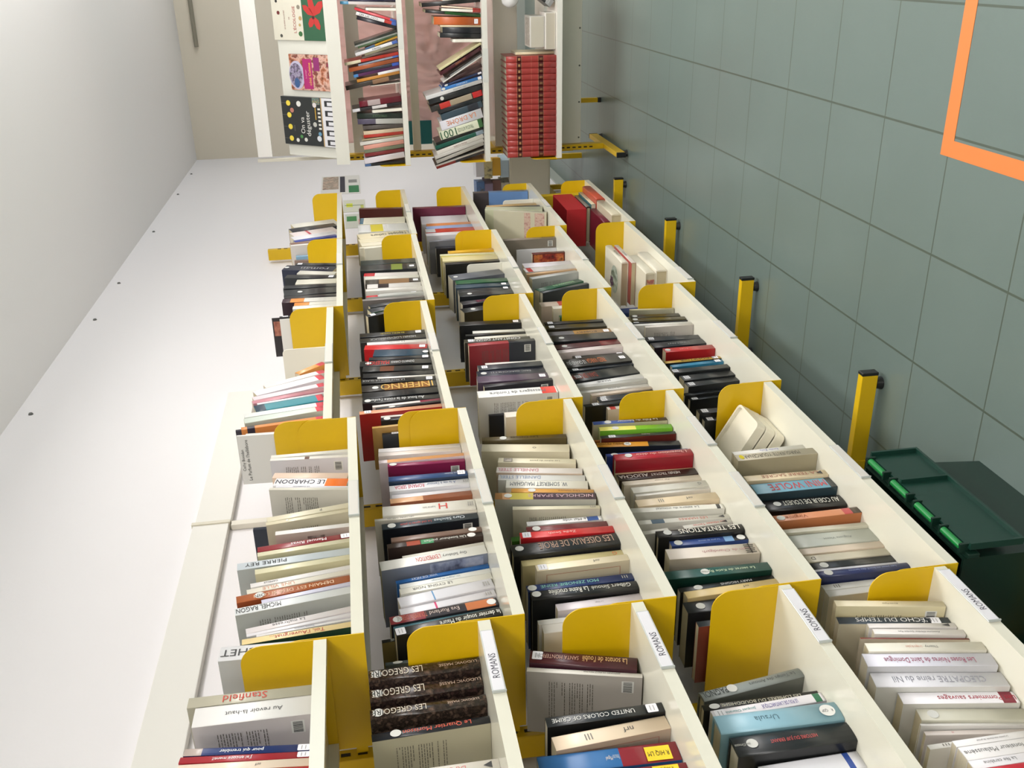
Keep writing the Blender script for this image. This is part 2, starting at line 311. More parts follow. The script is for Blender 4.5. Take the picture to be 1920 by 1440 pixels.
# one line per book: bay and row | position along the shelf | set-back | height | thickness | lean | colour | details | description
DATA = '''
11|-0.2749|0.035|0.198|0.0140|0.1108|c22b36||bright red book
11|-0.2594|0.035|0.204|0.0164|0.1055|f0ddc8|cc=d8804a t=nrf:444444:.4:.3|peach paperback with orange cover
11|-0.2426|0.035|0.204|0.0131|0.1159|a82a33|t=J'ai encore menti!:ffffff:.6:.6 s=.06r|red book with white script title
11|-0.2291|0.035|0.199|0.0150|0.1257|24356f|cc=22305f t=pour qui trembler:ffffff:.55:.55 s=.06r b=.86-1:b9a9a0|navy book with white script title
11|-0.1469|0.035|0.194|0.0445|0.0147|efedea|cc=c9c2c0 x k t=Au revoir là-haut:555555:.5:.2|thick white paperback with red squares
11|-0.1010|0.035|0.208|0.0246|0.0188|b9b4a0|cc=aaa795 t=Stanfield:c8402f:.55:.6|beige paperback with red title
21|0.0032|0.035|0.235|0.0390|0.0452|dcdcdd|cc=bfc0bf t=CHET:333333:.85:.45|thick white hardback behind yellow divider
21|0.0682|0.035|0.199|0.0160|-0.0816|ecd49c|cc=23402c t=Toi, l'Auvergnat...:b8413a:.5:.8|yellow paperback with green cover
21|0.0896|0.035|0.175|0.0061|-0.1097|e2dfde|t=Yvonne Lisetton:445577:.5:.6|white paperback with small lettering
21|0.1032|0.035|0.194|0.0080|-0.1514|e2dfe2||thin glossy white paperback
21|0.1156|0.035|0.196|0.0160|-0.1726|ddd6d6|t=La maîtresse:666666:.6:.5|pinkish white paperback
21|0.1737|0.035|0.221|0.0225|-0.1469|dfe2e2|cc=adb0aa x t=MICHEL RAGON:333333:.8:.6|tall white grey paperback with lettering
21|0.2007|0.035|0.174|0.0113|-0.1687|d4d2e4||thin lavender paperback
21|0.2124|0.035|0.222|0.0225|-0.1433|a85a2c|cc=9a4a24 t=DEMAIN EST DEJA SI LOIN:e8c8a8:.5:.55 s=.8o|brown orange hardback
21|0.2404|0.035|0.205|0.0152|-0.1667|e2dccd|t=UNE VILLE:d89a80:.7:.6|cream paperback with faint orange letters
21|0.2560|0.035|0.199|0.0139|-0.1446|e6e2e0|t=CAMILLE:333333:.8:.35|white paperback with black author line
21|0.2913|0.035|0.193|0.0175|-0.1007|dcd6b4|cc=c8c19c x|cream paperback with dark blurb
21|0.3093|0.035|0.230|0.0247|-0.0710|c9d1d6|cc=aab0ae t=PIERRE REY:333333:.75:.45|tall pale blue paperback
21|0.3568|0.035|0.193|0.0149|-0.1082|dcd6b8|cc=cfc8a4|cream yellow paperback
21|0.3722|0.035|0.194|0.0191|-0.0998|8f2a30|s=.05r t=Manuel Rivas:ffffff:.45:.5|dark red paperback
21|0.4172|0.035|0.160|0.0153|-0.0331|e9e6e3|cc=bdb3a8 x p|white paperback with monochrome photo cover
21|0.4808|0.035|0.184|0.0129|-0.1380|d8cfb2|cc=c2bba4 x s=.75d|cream paperback with tiny white dot
21|0.5002|0.035|0.183|0.0197|-0.1709|ddd5bb|t=P:555555:.35:.4|leaning cream paperback
21|0.5204|0.085|0.222|0.0116|0.0092|1d2433||dark navy hardback rising tall
21|0.5788|0.035|0.188|0.0102|0.1877|dcd8ca|cc=cdc9be x|cream paperback with grey blurb cover
21|0.5893|0.035|0.174|0.0069|0.1945|e6e4ea|t=LE CHARDON:333344:.65:.6|thin white paperback with black lettering
21|0.5973|0.035|0.175|0.0356|0.2020|f0eef0|b=0-.3:f07a2a t=LE CHARDON:333344:.65:.5|white paperback with orange foot
21|0.6353|0.035|0.181|0.0253|0.1952|e8cdb8||peach paperback
21|0.7424|0.035|0.193|0.0136|0.0869|ebe6dd|cc=d0ced2 x k b=.5-.56:6b4a3e|white paperback with small brown spot
21|0.7711|0.035|0.192|0.0145|0.0102|e9e5da||thin white paperback
31|0.9030|0.035|0.226|0.0066|0.0457|e9e8e4|cc=dddcd8 N1|white book with author name on cover
31|0.9095|0.035|0.203|0.0062|0.0457|dcd9d0|cc=d6d3cc N2|smaller cream book with gold letters cover
31|0.9792|0.035|0.219|0.0162|-0.1376|dc8b45|B=.84-.93:2c2436 b=0-.1:d8475a|orange book with dark band
31|0.9959|0.050|0.237|0.0105|-0.0917|2a2636||dark plum book rising above orange one
31|1.0302|0.035|0.215|0.0313|-0.2005|cfd8ce|b=0-.1:d8475a|pale green grey paperback
31|1.0624|0.035|0.218|0.0259|-0.1818|e4e6e2|b=0-.1:d8475a|white paperback with grey top spot
31|1.0985|0.035|0.192|0.0437|-0.2309|3f8f9c|b=0-.1:d8475a,.85-1:22384a|teal paperback with navy top
31|1.1436|0.035|0.191|0.0106|-0.2163|e8e6ea||thin white booklet
31|1.1639|0.035|0.206|0.0214|-0.2654|c98b95||thin rose paperback
31|1.1977|0.035|0.208|0.0262|-0.3227|e3d3d8|b=0-.1:d8475a|pale pink paperback
31|1.2530|0.035|0.211|0.0363|-0.4585|e8e4e8|b=0-.1:d8475a|white paperback with pink label
31|1.2991|0.035|0.189|0.0254|-0.4920|e6e0da|b=0-.12:d8475a|thin white paperback with pink foot
31|1.3693|0.035|0.105|0.0215|-0.9100|dc9447|b=0-.25:d8475a g|orange paperback leaning on bookend
31|1.5374|0.045|0.143|0.0065|0.0000|e6e4da|be|white plastic bookend with rounded corners
32|0.9096|0.067|0.173|0.0118|0.0000|25282e|s=.8r|small dark book with white label
32|0.9297|0.050|0.198|0.0104|-0.0462|b8934c|cc=ab8546|mustard brown tall book
32|0.9830|0.060|0.173|0.0203|0.0000|26272a|s=.9o|small black book with white oval
32|1.0039|0.060|0.172|0.0110|0.0000|e4e0d8||small white paperback by mustard one
32|1.0209|0.050|0.230|0.0203|-0.0333|e2a07c|cc=a32222 s=.9r|peach spined book with red cover
32|1.0544|0.050|0.185|0.0118|-0.1007|232326|s=.75o|thin black paperback with white dot
32|1.0665|0.050|0.193|0.0118|-0.0672|e2d8d4|b=0-.3:8a2340|thin white and crimson booklet
32|1.0787|0.050|0.220|0.0296|0.0219|222224|s=.93o t=Au bout de la route l'enfer:dddddd:.55:.6|black book with white script
32|1.1217|0.050|0.218|0.0429|-0.0355|1b1c20||plain glossy black hardback
32|1.1660|0.050|0.220|0.0432|-0.0073|29231f|b=.1-.7:8a5a24 s=.82o t=INFERNO:d8b060:.4:.9|black and amber thriller with gold title
32|1.2106|0.050|0.219|0.0313|0.0650|222222|s=.08r t=LA FILLE SANS LA GLACE:aaaaaa:.7:.35|black paperback with orange lettering
32|1.2430|0.050|0.172|0.0110|0.0640|e5e1da||thin white paperback between black ones
32|1.2578|0.050|0.214|0.0318|0.0438|1e1f22||glossy black hardback
32|1.2905|0.050|0.213|0.0400|0.1208|222324|s=.1r b=.55-.75:6b3a22|black paperback with white label
32|1.3456|0.050|0.221|0.0408|0.0559|232426|s=.88o t=MALEFICO:d83a38:.75:.7 t=DONATO CARRISI:dddddd:.4:.4|black book with red and white title
32|1.3876|0.050|0.192|0.0234|0.0857|22242a|s=.08r|black paperback with blue label edge
32|1.4118|0.050|0.174|0.0562|0.1354|2a4458|s=.05o|blue patterned paperback
32|1.4697|0.050|0.203|0.0385|0.1363|c9252b|s=.08r|glossy red hardback
32|1.5307|0.050|0.195|0.0224|0.0276|e8e6e2|t=Le musée:555555:.5:.4|white paperback with tiny lettering
32|1.5661|0.050|0.217|0.0389|-0.0359|2a2a2a|t=HENRI LOEVENBRUCK:aaaaaa:.5:.45|black paperback with grey lettering
32|1.6063|0.050|0.217|0.0370|0.0134|1f2024|s=.1r t=SHERLOCK:b8a840:.5:.3|tall black paperback with yellow lettering
22|0.0641|0.130|0.237|0.0081|-0.0077|5b666a|s=.9o|grey book beside yellow divider
22|0.1212|0.088|0.214|0.0244|-0.1438|20201f|s=.95r t=le dernier soupir du Maure:e8e8e0:.3:.7|black book with white script title
22|0.1463|0.130|0.241|0.0099|-0.0744|1a1a1a|cc=8a7a48 t=DIE:d8d8d0:.9:.7|black and gold cased book
22|0.1652|0.108|0.217|0.0071|-0.1146|5f8c98||slate teal paperback
22|0.1725|0.103|0.222|0.0256|-0.1146|2a2226|b=.68-1:8c3038,.03-.3:c07040 s=.06o s=.93o t=TOURMENT D'EBENE:c8705a:.8:.6 t=Eva Rurland:d8c8c0:.5:.45|black red and orange book with face
22|0.2074|0.106|0.201|0.0226|-0.1568|e4e2e8|s=.07q b=.62-.64:d84a7a|thick white book with pink marks
22|0.2319|0.102|0.201|0.0323|-0.1628|e2e1e8|s=.07q b=.63-.645:6a9ac8|thick white book with blue marks
22|0.2652|0.103|0.197|0.0195|-0.1126|e2e0d6|t=LE CYGNE NOIR:666666:.65:.4|white paperback with black swan title
22|0.2867|0.103|0.196|0.0150|-0.1199|dfe0dc|t=Un chagrin de passage:6a8a9a:.5:.4|pale grey white paperback
22|0.3177|0.109|0.204|0.0105|-0.1335|2c66a8|t=VOL DE NUIT:dddddd:.7:.6|blue paperback with white title
22|0.3383|0.089|0.233|0.0343|-0.1027|ecebe6|cc=7b8294 P1 t=L'EXPEDITION:c8443f:.55:.45 t=Guy Salisbury:444444:.3:.35|white book with red capital title
22|0.3775|0.096|0.184|0.0171|-0.1236|dcd8cc||cream paperback with oval mark
22|0.4081|0.089|0.215|0.0180|-0.0566|3a2c26|b=.52-.65:4f9a6a,.66-.8:a8482e s=.12o t=Un bonheur parfait:e0e0d8:.4:.6|dark book with green and red patches
22|0.4266|0.087|0.205|0.0174|-0.0431|7d6458|s=.1o|brown mottled paperback
22|0.4872|0.091|0.223|0.0246|-0.0438|26343e|cc=171d24 s=.9o k t=Le ciel après la pluie:c05048:.65:.45 t=Clara Sánchez:ccd4da:.3:.45|dark slate book with white title
22|0.5126|0.089|0.239|0.0092|0.0096|e2dcd0|t=LEN HAIRE-GARCEA:555555:.75:.5|cream book with grey letters
22|0.5221|0.085|0.219|0.0419|0.0251|e9e6de|s=.05q t=H:c8473f:.35:.55 t=La part de l'autre:777777:.5:.25|large white book with red letter H
22|0.6046|0.097|0.199|0.0221|-0.0228|96573a|b=.6-1:d8a880|brown photo paperback
22|0.6274|0.100|0.194|0.0171|0.0018|dad6da||dull white paperback
22|0.6585|0.096|0.198|0.0270|-0.0094|e2e2e6|s=.04q t=ROMANE SERDA:c84a5a:.75:.6 t=À la vie à l'amour:5a6a8a:.35:.5|white paperback with red author name
22|0.6863|0.088|0.198|0.0235|0.0217|35507e|cc=24344c s=.08r hd t=Guy Dolain:ccd4e0:.2:.3|dark blue hardback
22|0.7435|0.079|0.197|0.0152|0.0387|8c2854|cc=7e2148 hd s=.93o k t=Le jardin:c8804a:.4:.25|magenta hardback
22|0.7676|0.075|0.219|0.0163|-0.0042|e6d8dc|b=0-.9:e8a872|lilac paperback with orange edge
22|0.8279|0.091|0.218|0.0199|0.0335|e4dad4||pinkish white paperback
22|0.8484|0.091|0.217|0.0203|0.0429|e6e2e2||glossy white paperback by yellow divider
12|-0.2859|0.090|0.200|0.0195|0.0000|2a3040||dark navy book at frame edge
12|-0.2658|0.090|0.200|0.0226|0.0000|e9e4dc|T t=Du côté de chez:d88a8a:.5:.4|white paperback with black triangle
12|-0.1552|0.098|0.202|0.0176|-0.0387|1a1d24|cc=a9a48c x hd s=.8o t=Le Quartier Morisson:d8604c:.45:.6|black spined book with cream cover
12|-0.1152|0.093|0.203|0.0256|-0.0170|44382f|cc=3a302a hd M s=.93o t=LES GREGOIRE:d8cfc0:.75:.5 t=LUDOVIC MASSÉ:c8b0a0:.2:.25|nearest of three speckled brown hardbacks
12|-0.0702|0.093|0.202|0.0341|-0.0266|4c3834|cc=3e2e2c hd M s=.93o t=LES GREGOIRE:d8cfc0:.75:.5 t=LUDOVIC MASSÉ:c8b0a0:.2:.25|middle of three speckled brown hardbacks
12|-0.0357|0.080|0.202|0.0317|-0.0141|4a3a34|cc=3c302c hd M s=.93o t=LES GREGOIRE:d8cfc0:.75:.5 t=LUDOVIC MASSÉ:c8b0a0:.2:.25|farthest of three speckled brown hardbacks
33|1.0181|0.100|0.173|0.0329|0.0000|dcd4c8||small cream book behind divider
33|1.0940|0.130|0.211|0.0122|0.0138|24252b||black shiny cased book
33|1.1065|0.076|0.237|0.0471|0.0270|e4e4e2|cc=cfcecb x k b=.02-.2:d8463c t=Messagers de l'ombre:777777:.5:.5|white book with red logo
33|1.1588|0.130|0.225|0.0170|0.0102|d8d6d2||plain white tall book
33|1.1916|0.074|0.212|0.0202|-0.0619|26242a|k|black book with grey cover text
33|1.2409|0.089|0.221|0.0476|0.0442|5a4a5c|s=.08r|mauve book
33|1.2900|0.091|0.215|0.0434|0.0492|262a3a|s=.9o t=ÉRIC GIACOMETTI:aaaaaa:.5:.3|navy black book with silver ring
33|1.3434|0.088|0.207|0.0376|0.0078|31363d|s=.9r|slate black paperback
33|1.3821|0.094|0.178|0.0206|0.0501|dedbd4||thin white book beyond slate one
33|1.4797|0.057|0.221|0.0245|-0.0174|963238|cc=8c3036 B=0-.4:2c2f36 x k|red and black book
33|1.5582|0.081|0.224|0.0300|0.0453|3a3a30|s=.9r t=CONSTANT DINAN:dddddd:.5:.6|olive black book with white title
33|1.6389|0.099|0.180|0.0202|0.0101|dcd8cc||thin cream paperback
33|1.6597|0.096|0.209|0.0142|0.0550|242526||thin black paperback
33|1.6743|0.095|0.181|0.0219|0.0797|d8d8d0||thin white paperback
33|1.7403|0.089|0.219|0.0382|0.0697|1f2021|s=.08r|black tall paperback by yellow divider
34|1.0093|0.100|0.163|0.0200|0.0000|d8cfc4|b=.85-.95:c84a42|small cream book with red mark
34|1.0440|0.093|0.228|0.0190|-0.0862|1e2226|s=.85r|wide black hardback with square label
34|1.0700|0.092|0.180|0.0227|-0.1217|25282c|s=.9r|second black pocket book with label
34|1.0951|0.093|0.178|0.0129|-0.1309|23262a|s=.9r|first black pocket book with label
34|1.1083|0.090|0.192|0.0157|-0.0971|c8b8a8||thin beige paperback
34|1.1416|0.096|0.218|0.0163|-0.0632|e4e2de|t=LE SANG:666666:.5:.4|white paperback with black lettering
34|1.1584|0.086|0.220|0.0180|-0.0632|b8b8b4||grey and white paperback
34|1.1993|0.092|0.214|0.0255|-0.1675|e0e0e0|t=MARIE:555555:.6:.4|white grey paperback
34|1.2414|0.095|0.217|0.0662|-0.1484|1e2224|s=.9r t=DAN BROWN:a84432:.8:.5|thick black book
34|1.3097|0.095|0.214|0.0177|-0.0854|232a34|s=.9r|dark blue black paperback
34|1.3281|0.090|0.222|0.0708|-0.0860|232322|s=.1r t=LE GRAND JEU:dddddd:.8:.5 t=FRED VARGA:c8744a:.5:.5|black book with orange lettering
34|1.4011|0.100|0.175|0.0245|0.0000|33322a|s=.1r s=.9r|short olive black paperback
34|1.4377|0.085|0.220|0.0268|-0.0645|dccfce||pale pink paperback
34|1.4653|0.084|0.222|0.0409|-0.0496|4a2226|s=.85o b=0-.3:6e1c24|dark red mottled paperback
34|1.5075|0.080|0.218|0.0598|0.0250|25282c|s=.85o|charcoal black book
34|1.5703|0.085|0.218|0.0448|0.0194|a98050|s=.08r b=.6-1:6a6a70 t=ROBERT:555555:.4:.3|tan paperback
34|1.6451|0.089|0.213|0.0409|0.0578|35342a|s=.9r|olive black paperback
34|1.6910|0.087|0.212|0.0250|0.0405|222426|s=.9r|thin black book by divider
23|0.0623|0.100|0.218|0.0260|0.0000|e0dcd4||second white book behind divider
23|0.0891|0.100|0.223|0.0151|0.0000|dedcd6||white book behind divider
23|0.1296|0.100|0.177|0.0232|-0.0232|dcd4da|t=Le Siège:888888:.5:.2|lavender white paperback
23|0.1535|0.091|0.223|0.0297|0.0134|202224|cc=18191a s=.95o hd t=La Reine crucifiée:e8e8e0:.65:.55 t=Gilbert Sinoué:c8c8c0:.25:.4|black book with circle sticker
23|0.1904|0.092|0.227|0.0227|-0.0149|26386a|s=.95o s=.08q t=MOI ZENOBIE REINE:8ac8b8:.6:.4|navy blue book with circle sticker
23|0.2305|0.071|0.200|0.0222|-0.0200|ece0c4|cc=c6bca4 F s=.93r t=nrf:555555:.35:.35|cream paperback with thin red frame
23|0.2713|0.087|0.223|0.0221|0.0011|dccf9c|cc=c8bc90 t=G:c87a50:.08:.5|yellowish cream paperback
23|0.2995|0.076|0.238|0.0458|-0.0231|242628|cc=1c1d20 hd s=.93o t=LES OISEAUX DE PROIE:a88a78:.4:.5|thick black book with bronze title
23|0.3468|0.074|0.211|0.0247|0.0477|cc2a2c|cc=b8262a s=.93r t=Zadie Smith:f0c8c0:.55:.35|bright red book
23|0.4023|0.094|0.187|0.0217|0.0453|6e2a2e|s=.88o|dark red patterned book
23|0.4332|0.130|0.220|0.0191|0.0000|3c7a28||green book set back
23|0.4528|0.108|0.178|0.0180|0.0279|e6e6e6|b=.05-.2:3a5a9a t=Le Mal vide:555555:.35:.5|white paperback with blue tab
23|0.4714|0.089|0.206|0.0145|0.1626|dcd6bc|cc=c2bda8 x s=.08q|thin cream paperback with blurb
23|0.4978|0.079|0.241|0.0307|0.1893|4c3846|cc=b4b4aa b=.62-.85:c8b850,.85-1:c89058 s=.87o t=NICHOLAS SPARKS:c8a8b0:.35:.4|purple and yellow book
23|0.5295|0.081|0.199|0.0172|0.2217|cf9848|s=.75o t=Une histoire:8a5a30:.3:.4|orange yellow paperback
23|0.5703|0.091|0.202|0.0371|0.2085|e8e6dc|t=W. SOMERSET MAUGHAM:6a7078:.6:.5|white book with grey capitals
23|0.6090|0.091|0.217|0.0274|0.2057|dcdcda|t=DANIELLE STEEL:8a9ab8:.75:.5|white grey book with blue lettering
23|0.6373|0.087|0.217|0.0275|0.2230|e6dfdc|cc=c8b4a0 t=DANIELLE STEEL:c8808c:.75:.5|white book with pink author name
23|0.7123|0.099|0.202|0.0254|0.2276|e6dfc6|p2 t=Les échos du passé:777060:.4:.35|cream paperback with small portrait
23|0.7733|0.096|0.234|0.0423|0.2027|ece4cc|cc=d2cab2 t=O:666666:.4:.2|large cream paperback
23|0.8398|0.088|0.228|0.0218|0.1022|5c5032|s=.75o t=Les Délices:3a3220:.5:.5|olive brown hardback
13|-0.3400|0.070|0.231|0.0161|0.0366|8e2636|Y b=.6-1:2f5a94|red book with yellow label at frame edge
13|-0.3124|0.076|0.229|0.0396|0.0308|2f6aa4|b=0-.42:8e2430 Y t=Marne au coeur:c8d0d8:.45:.25 t=Miguel:e0d8d0:.5:.25|blue and red book with yellow label
13|-0.2509|0.069|0.197|0.0302|-0.0738|ecd8be|cc=b8a08a F s=.7q t=nrf:555555:.35:.35|peach paperback with thin frame
13|-0.2197|0.062|0.202|0.0224|-0.0009|24282b|cc=161718 s=.1r t=UNITED COLORS OF CRIME:e0e0dc:.6:.4|black paperback with white capital title
13|-0.1001|0.093|0.210|0.0109|0.2728|e9e6de|cc=aaa49c x k hd t=ANTONIO MUÑOZ MOLINA:444444:.35:.4|white spined book with grey cover
13|-0.0869|0.086|0.197|0.0336|0.2987|4c2228|cc=40202a hd s=.93r t=La sonate de l'oubli:d8b07c:.3:.45 t=SANTA MONTEFIORE:c8a090:.75:.3|maroon hardback with gold title
24|0.0085|0.085|0.214|0.0164|0.0000|2c3338|cc=7a3a2a|dark slate book with brown cover
24|0.0704|0.100|0.213|0.0351|0.0000|272b2f|s=.85o|black hardback with white circle
24|0.1160|0.092|0.202|0.0229|-0.0470|dcc48c|cc=c8b484 t=nrf:555555:.35:.3|cream yellow paperback
24|0.1396|0.095|0.209|0.0168|-0.0403|222422|s=.8o t=MARY HIGGINS:cccccc:.4:.4|black book with small capitals
24|0.1570|0.083|0.227|0.0287|0.0283|275650|cc=143830 s=.62o t=Le secret de Katie Byrne:c8d8b8:.4:.35|teal green book with cream title
24|0.2155|0.080|0.199|0.0394|0.0605|dcd2c6|cc=c2b8a8 t=Loin de Chandigarh:b88a8a:.35:.3 tree|thick white book with grey branch drawing
24|0.2842|0.090|0.175|0.0206|0.0288|2f4680|b=0-.18:1a1c24,.18-.3:7aa0c8 s=.08o s=.9o t=Le prix du secret:a8b8d8:.5:.3|blue book with circle stickers
24|0.3054|0.081|0.198|0.0277|0.0345|1c1c1c|s=.88o hd t=LES TENTATIONS:e8e4d8:.4:.6|black book with large white capitals
24|0.3763|0.102|0.216|0.0141|-0.0619|dcd8d0|T b=.55-.72:8a847c t=des Hautes Terres:c8604f:.25:.5|white paperback with red lettering
24|0.3909|0.100|0.215|0.0175|0.0527|dedbd2|b=.72-.86:5a6a7a T t=LES HARRES:c87a6a:.4:.5|white paperback with blue photo band
24|0.4238|0.093|0.221|0.0203|0.0929|dad8ce|x b=.04-.08:333333 t=Le salaire du minutel:777777:.5:.4|white book with grey blurb lines
24|0.4630|0.090|0.201|0.0304|0.0016|e2cfb0|s=.7q F t=nrf:555555:.35:.3|thick peach cream paperback
24|0.5256|0.099|0.188|0.0098|-0.0128|dad6ce||thin pale paperback
24|0.5356|0.096|0.191|0.0269|-0.0026|d2d0c6|t=G:666666:.1:.35|grey white paperback
24|0.5859|0.105|0.200|0.0214|0.0138|e0d4c2|t=Par coeur:999080:.5:.3|cream paperback with faint lettering
24|0.6080|0.103|0.206|0.0308|0.0172|3a2c26|t=HENRI TROYAT:c8c0b8:.4:.4 t=ALIOCHA:d8d0c8:.8:.5|dark brown paperback with white capitals
24|0.6397|0.106|0.206|0.0079|0.0419|dcc09c||thin peach paperback
24|0.6497|0.071|0.203|0.0333|0.0324|a82230|cc=901c28 hd s=.82o t=L'Invention du désir:e0b0a8:.4:.35|crimson red hardback
24|0.6840|0.078|0.217|0.0152|0.0530|2a418c|s=.9o|blue hardback beside red one
24|0.7425|0.090|0.221|0.0260|0.1382|202224|b=.38-1:c8892c s=.63o t=le beau revoir:6a4418:.8:.6|orange and black book
24|0.7872|0.079|0.205|0.0162|0.0509|26302e|cc=5e241e s=.85r t=Fenêtre:b8b8b0:.4:.3|dark green black book with red cover
24|0.8040|0.100|0.231|0.0100|0.0857|a8602a||orange brown book set back
24|0.8143|0.074|0.199|0.0233|0.0952|7cc03a|b=.5-1:e0dc70 s=.78o|lime and yellow book
24|0.8622|0.075|0.207|0.0200|0.0560|5a4a34|b=.45-1:3a58a0 s=.8o cc=c8bca0 t=La Fille du bénitier:dddddd:.4:.5|blue and brown paperback
14|-0.3654|0.091|0.170|0.0343|-0.0182|e0e0e6|b=.1-.16:34509c|white paperback with blue band
14|-0.3300|0.071|0.202|0.0424|0.0029|24282b|cc=181a1b hd s=.85o t=HISTOIRE DU JUIF ERRANT:c85a58:.5:.22 t=Jean d'Ormesson:c8c8c0:.93:.18|very thick black hardback with red title
14|-0.2864|0.067|0.213|0.0422|0.0212|8fb8c8|cc=7aa0ac hd s=.1O t=Ursula:5a7a88:.6:.25|thick light blue hardback
14|-0.2343|0.082|0.204|0.0042|-0.0209|25222a||thin dark paperback
14|-0.2229|0.083|0.205|0.0204|-0.0407|dcd8dc|b=.03-.09:2a6a4a s=.93r t=LE FOU DE L'ANTARCTIQUE:5a4a98:.4:.5 t=Jacques Osanato:4a9a9a:.75:.35|white paperback with purple title
14|-0.2019|0.092|0.212|0.0137|0.0096|1d1d1b|s=.9o t=LES LUMIERES DU BOUDDHISME:c8c4b0:.5:.5|black book with white capital title
14|-0.1411|0.101|0.202|0.0235|-0.1452|8f9694|cc=6e7068 hd s=.7o t=PAGNOL:4a4e4e:.87:.6 t=Le Temps des Amours:5a5e5e:.3:.4|grey leaning hardback
35|0.9096|0.114|0.192|0.0227|0.0000|1e2124|s=.9r|last black book before divider
35|0.9330|0.100|0.200|0.0283|0.0000|1d1f22|s=.9r|black book deeper in near end
35|1.0975|0.129|0.175|0.0163|-0.0934|1f2224|s=.9r|fifth black paperback
35|1.1143|0.120|0.187|0.0186|-0.0880|1d2022||fourth black paperback with ribbed edge
35|1.1335|0.101|0.169|0.0346|-0.0880|212427|s=.9r|third black paperback
35|1.1691|0.097|0.170|0.0415|-0.0746|202326|s=.9r|second black paperback
35|1.2120|0.090|0.187|0.0297|-0.0453|24272a|s=.95r|first black paperback beyond gap
35|1.2689|0.093|0.176|0.0201|-0.0778|3a84a8|s=.1r|sky blue thin paperback
35|1.2896|0.090|0.189|0.0184|-0.0374|c8a030|cc=222222 s=.1r t=LE COMPTOIR:333333:.4:.7|yellow and black thriller
35|1.3464|0.079|0.168|0.0356|-0.0004|b8282a|cc=a82426 s=.93o t=TOM:e0b0a8:.6:.25|red hardback with silver sticker
35|1.4282|0.092|0.183|0.0449|-0.0344|23282f|t=L'INSTANT:999999:.5:.25|dark navy book
35|1.4745|0.093|0.190|0.0381|0.0791|2a2f35|s=.88r|slate black book with two labels
35|1.5586|0.074|0.170|0.0179|0.0408|d4cec6|cc=c4beb6 x|grey white paperback with blurb
35|1.5770|0.074|0.202|0.0169|0.0658|e2e0dc||thin white paperback with blue foot
35|1.6185|0.080|0.198|0.0087|0.0645|23262a|s=.93r|thin black book with label
35|1.6274|0.078|0.195|0.0296|0.0989|4a4220|s=.92o|olive gold paperback
35|1.6931|0.089|0.181|0.0305|0.0804|38362a|s=.9o|olive black paperback by divider
35|1.7631|0.087|0.164|0.0149|0.1103|c4bf9c|cc=aeaa92 x|beige paperback with cover text
25|0.0687|0.100|0.200|0.0202|0.0000|d4d2cc||pale book set by divider
25|0.0895|0.100|0.199|0.0198|0.0000|cfcfca|s=.85q|grey white book by divider
25|0.1099|0.084|0.202|0.0199|0.0180|2c3560|s=.88o hd t=Les yeux au bord des larmes:8a94b8:.4:.4|navy blue hardback
25|0.1535|0.102|0.190|0.0069|0.0250|d8d8e0||thin white book between dark ones
25|0.1622|0.102|0.187|0.0233|0.0163|2a2c2c|s=.85o|black book with large circle sticker
25|0.1867|0.100|0.187|0.0250|0.0134|cfc8b4|t=D:555555:.92:.4|cream book with letter D
25|0.2125|0.097|0.192|0.0220|0.0149|ddcebc||pinkish cream paperback
25|0.2357|0.095|0.192|0.0487|0.0122|c2c6bc|t=Augusta Vissot:8a8e88:.45:.2|thick grey white rounded book
25|0.2860|0.090|0.197|0.0155|0.0275|d6d3c2||pale cream paperback
25|0.3193|0.075|0.206|0.0249|-0.0073|cf8c66|cc=b8744a b=0-.1:4a3a2c,.1-.2:b84a4a s=.93o t=Virginie:a05a3a:.75:.6|salmon paperback
25|0.3814|0.093|0.198|0.0486|0.0362|1a1b1c|s=.82o hd t=AU COEUR DE L'OUEST:d8d8cc:.4:.4|black rounded hardback with white title
25|0.4370|0.074|0.203|0.0460|0.0084|6a9aac|b=0-.08:2a3034 cc=2e4048 t=MINI WOLFE:c84a4a:.45:.6|light blue book with red title
25|0.4844|0.068|0.207|0.0257|0.0329|e0cfae|T t=LA TERRE SACRÉE:a87060:.45:.6|cream book with brown capitals
25|0.5498|0.044|0.208|0.0318|0.0049|b6ae98|cc=a59d84 s=.93y t=MARGUERITE YOURCENAR:6a665a:.55:.5|grey beige book with yellow dot
25|0.6147|0.062|0.192|0.0193|-0.0202|e4e2da|t=Emile Zola:8a8ac0:.5:.4|white book with blue lettering
15|-0.4279|0.077|0.172|0.0146|0.0000|b82a38||red book at frame edge
15|-0.4128|0.077|0.168|0.0178|0.0000|dcdade|t=La fée carabine:777777:.7:.35|white lilac book with small title
15|-0.3945|0.077|0.167|0.0281|0.0000|e0dede|t=Monsieur Malaussène:777777:.65:.3|thick white book with small grey title
15|-0.3655|0.077|0.168|0.0134|0.0000|e2e0e0|t=La petite marchande de prose:777777:.6:.3|white book with small grey title
15|-0.3517|0.090|0.203|0.0103|0.0000|dcdad4|s=.85q|small white book set back
15|-0.3411|0.099|0.187|0.0098|0.1490|dcd2cc|t=III:c87a80:.75:.35|pinkish white book with red mark
15|-0.3309|0.091|0.190|0.0051|0.1686|dedcd8||thin white book with author line
15|-0.3252|0.086|0.182|0.0274|0.1799|c6c4b4|s=.87o|grey cream book with circle sticker
15|-0.2945|0.076|0.199|0.0275|0.1667|e4e2e6|cc=cac8c2 b=.03-.14:7a2434 t=Les Pommiers sauvages:a82a3c:.35:.5|white book with crimson title and tab
15|-0.2662|0.065|0.230|0.0366|0.1739|e0e0e6|cc=d0d0cc t=CLEOPATRE reine du Nil:9a9aa4:.5:.4|white book with grey capital title
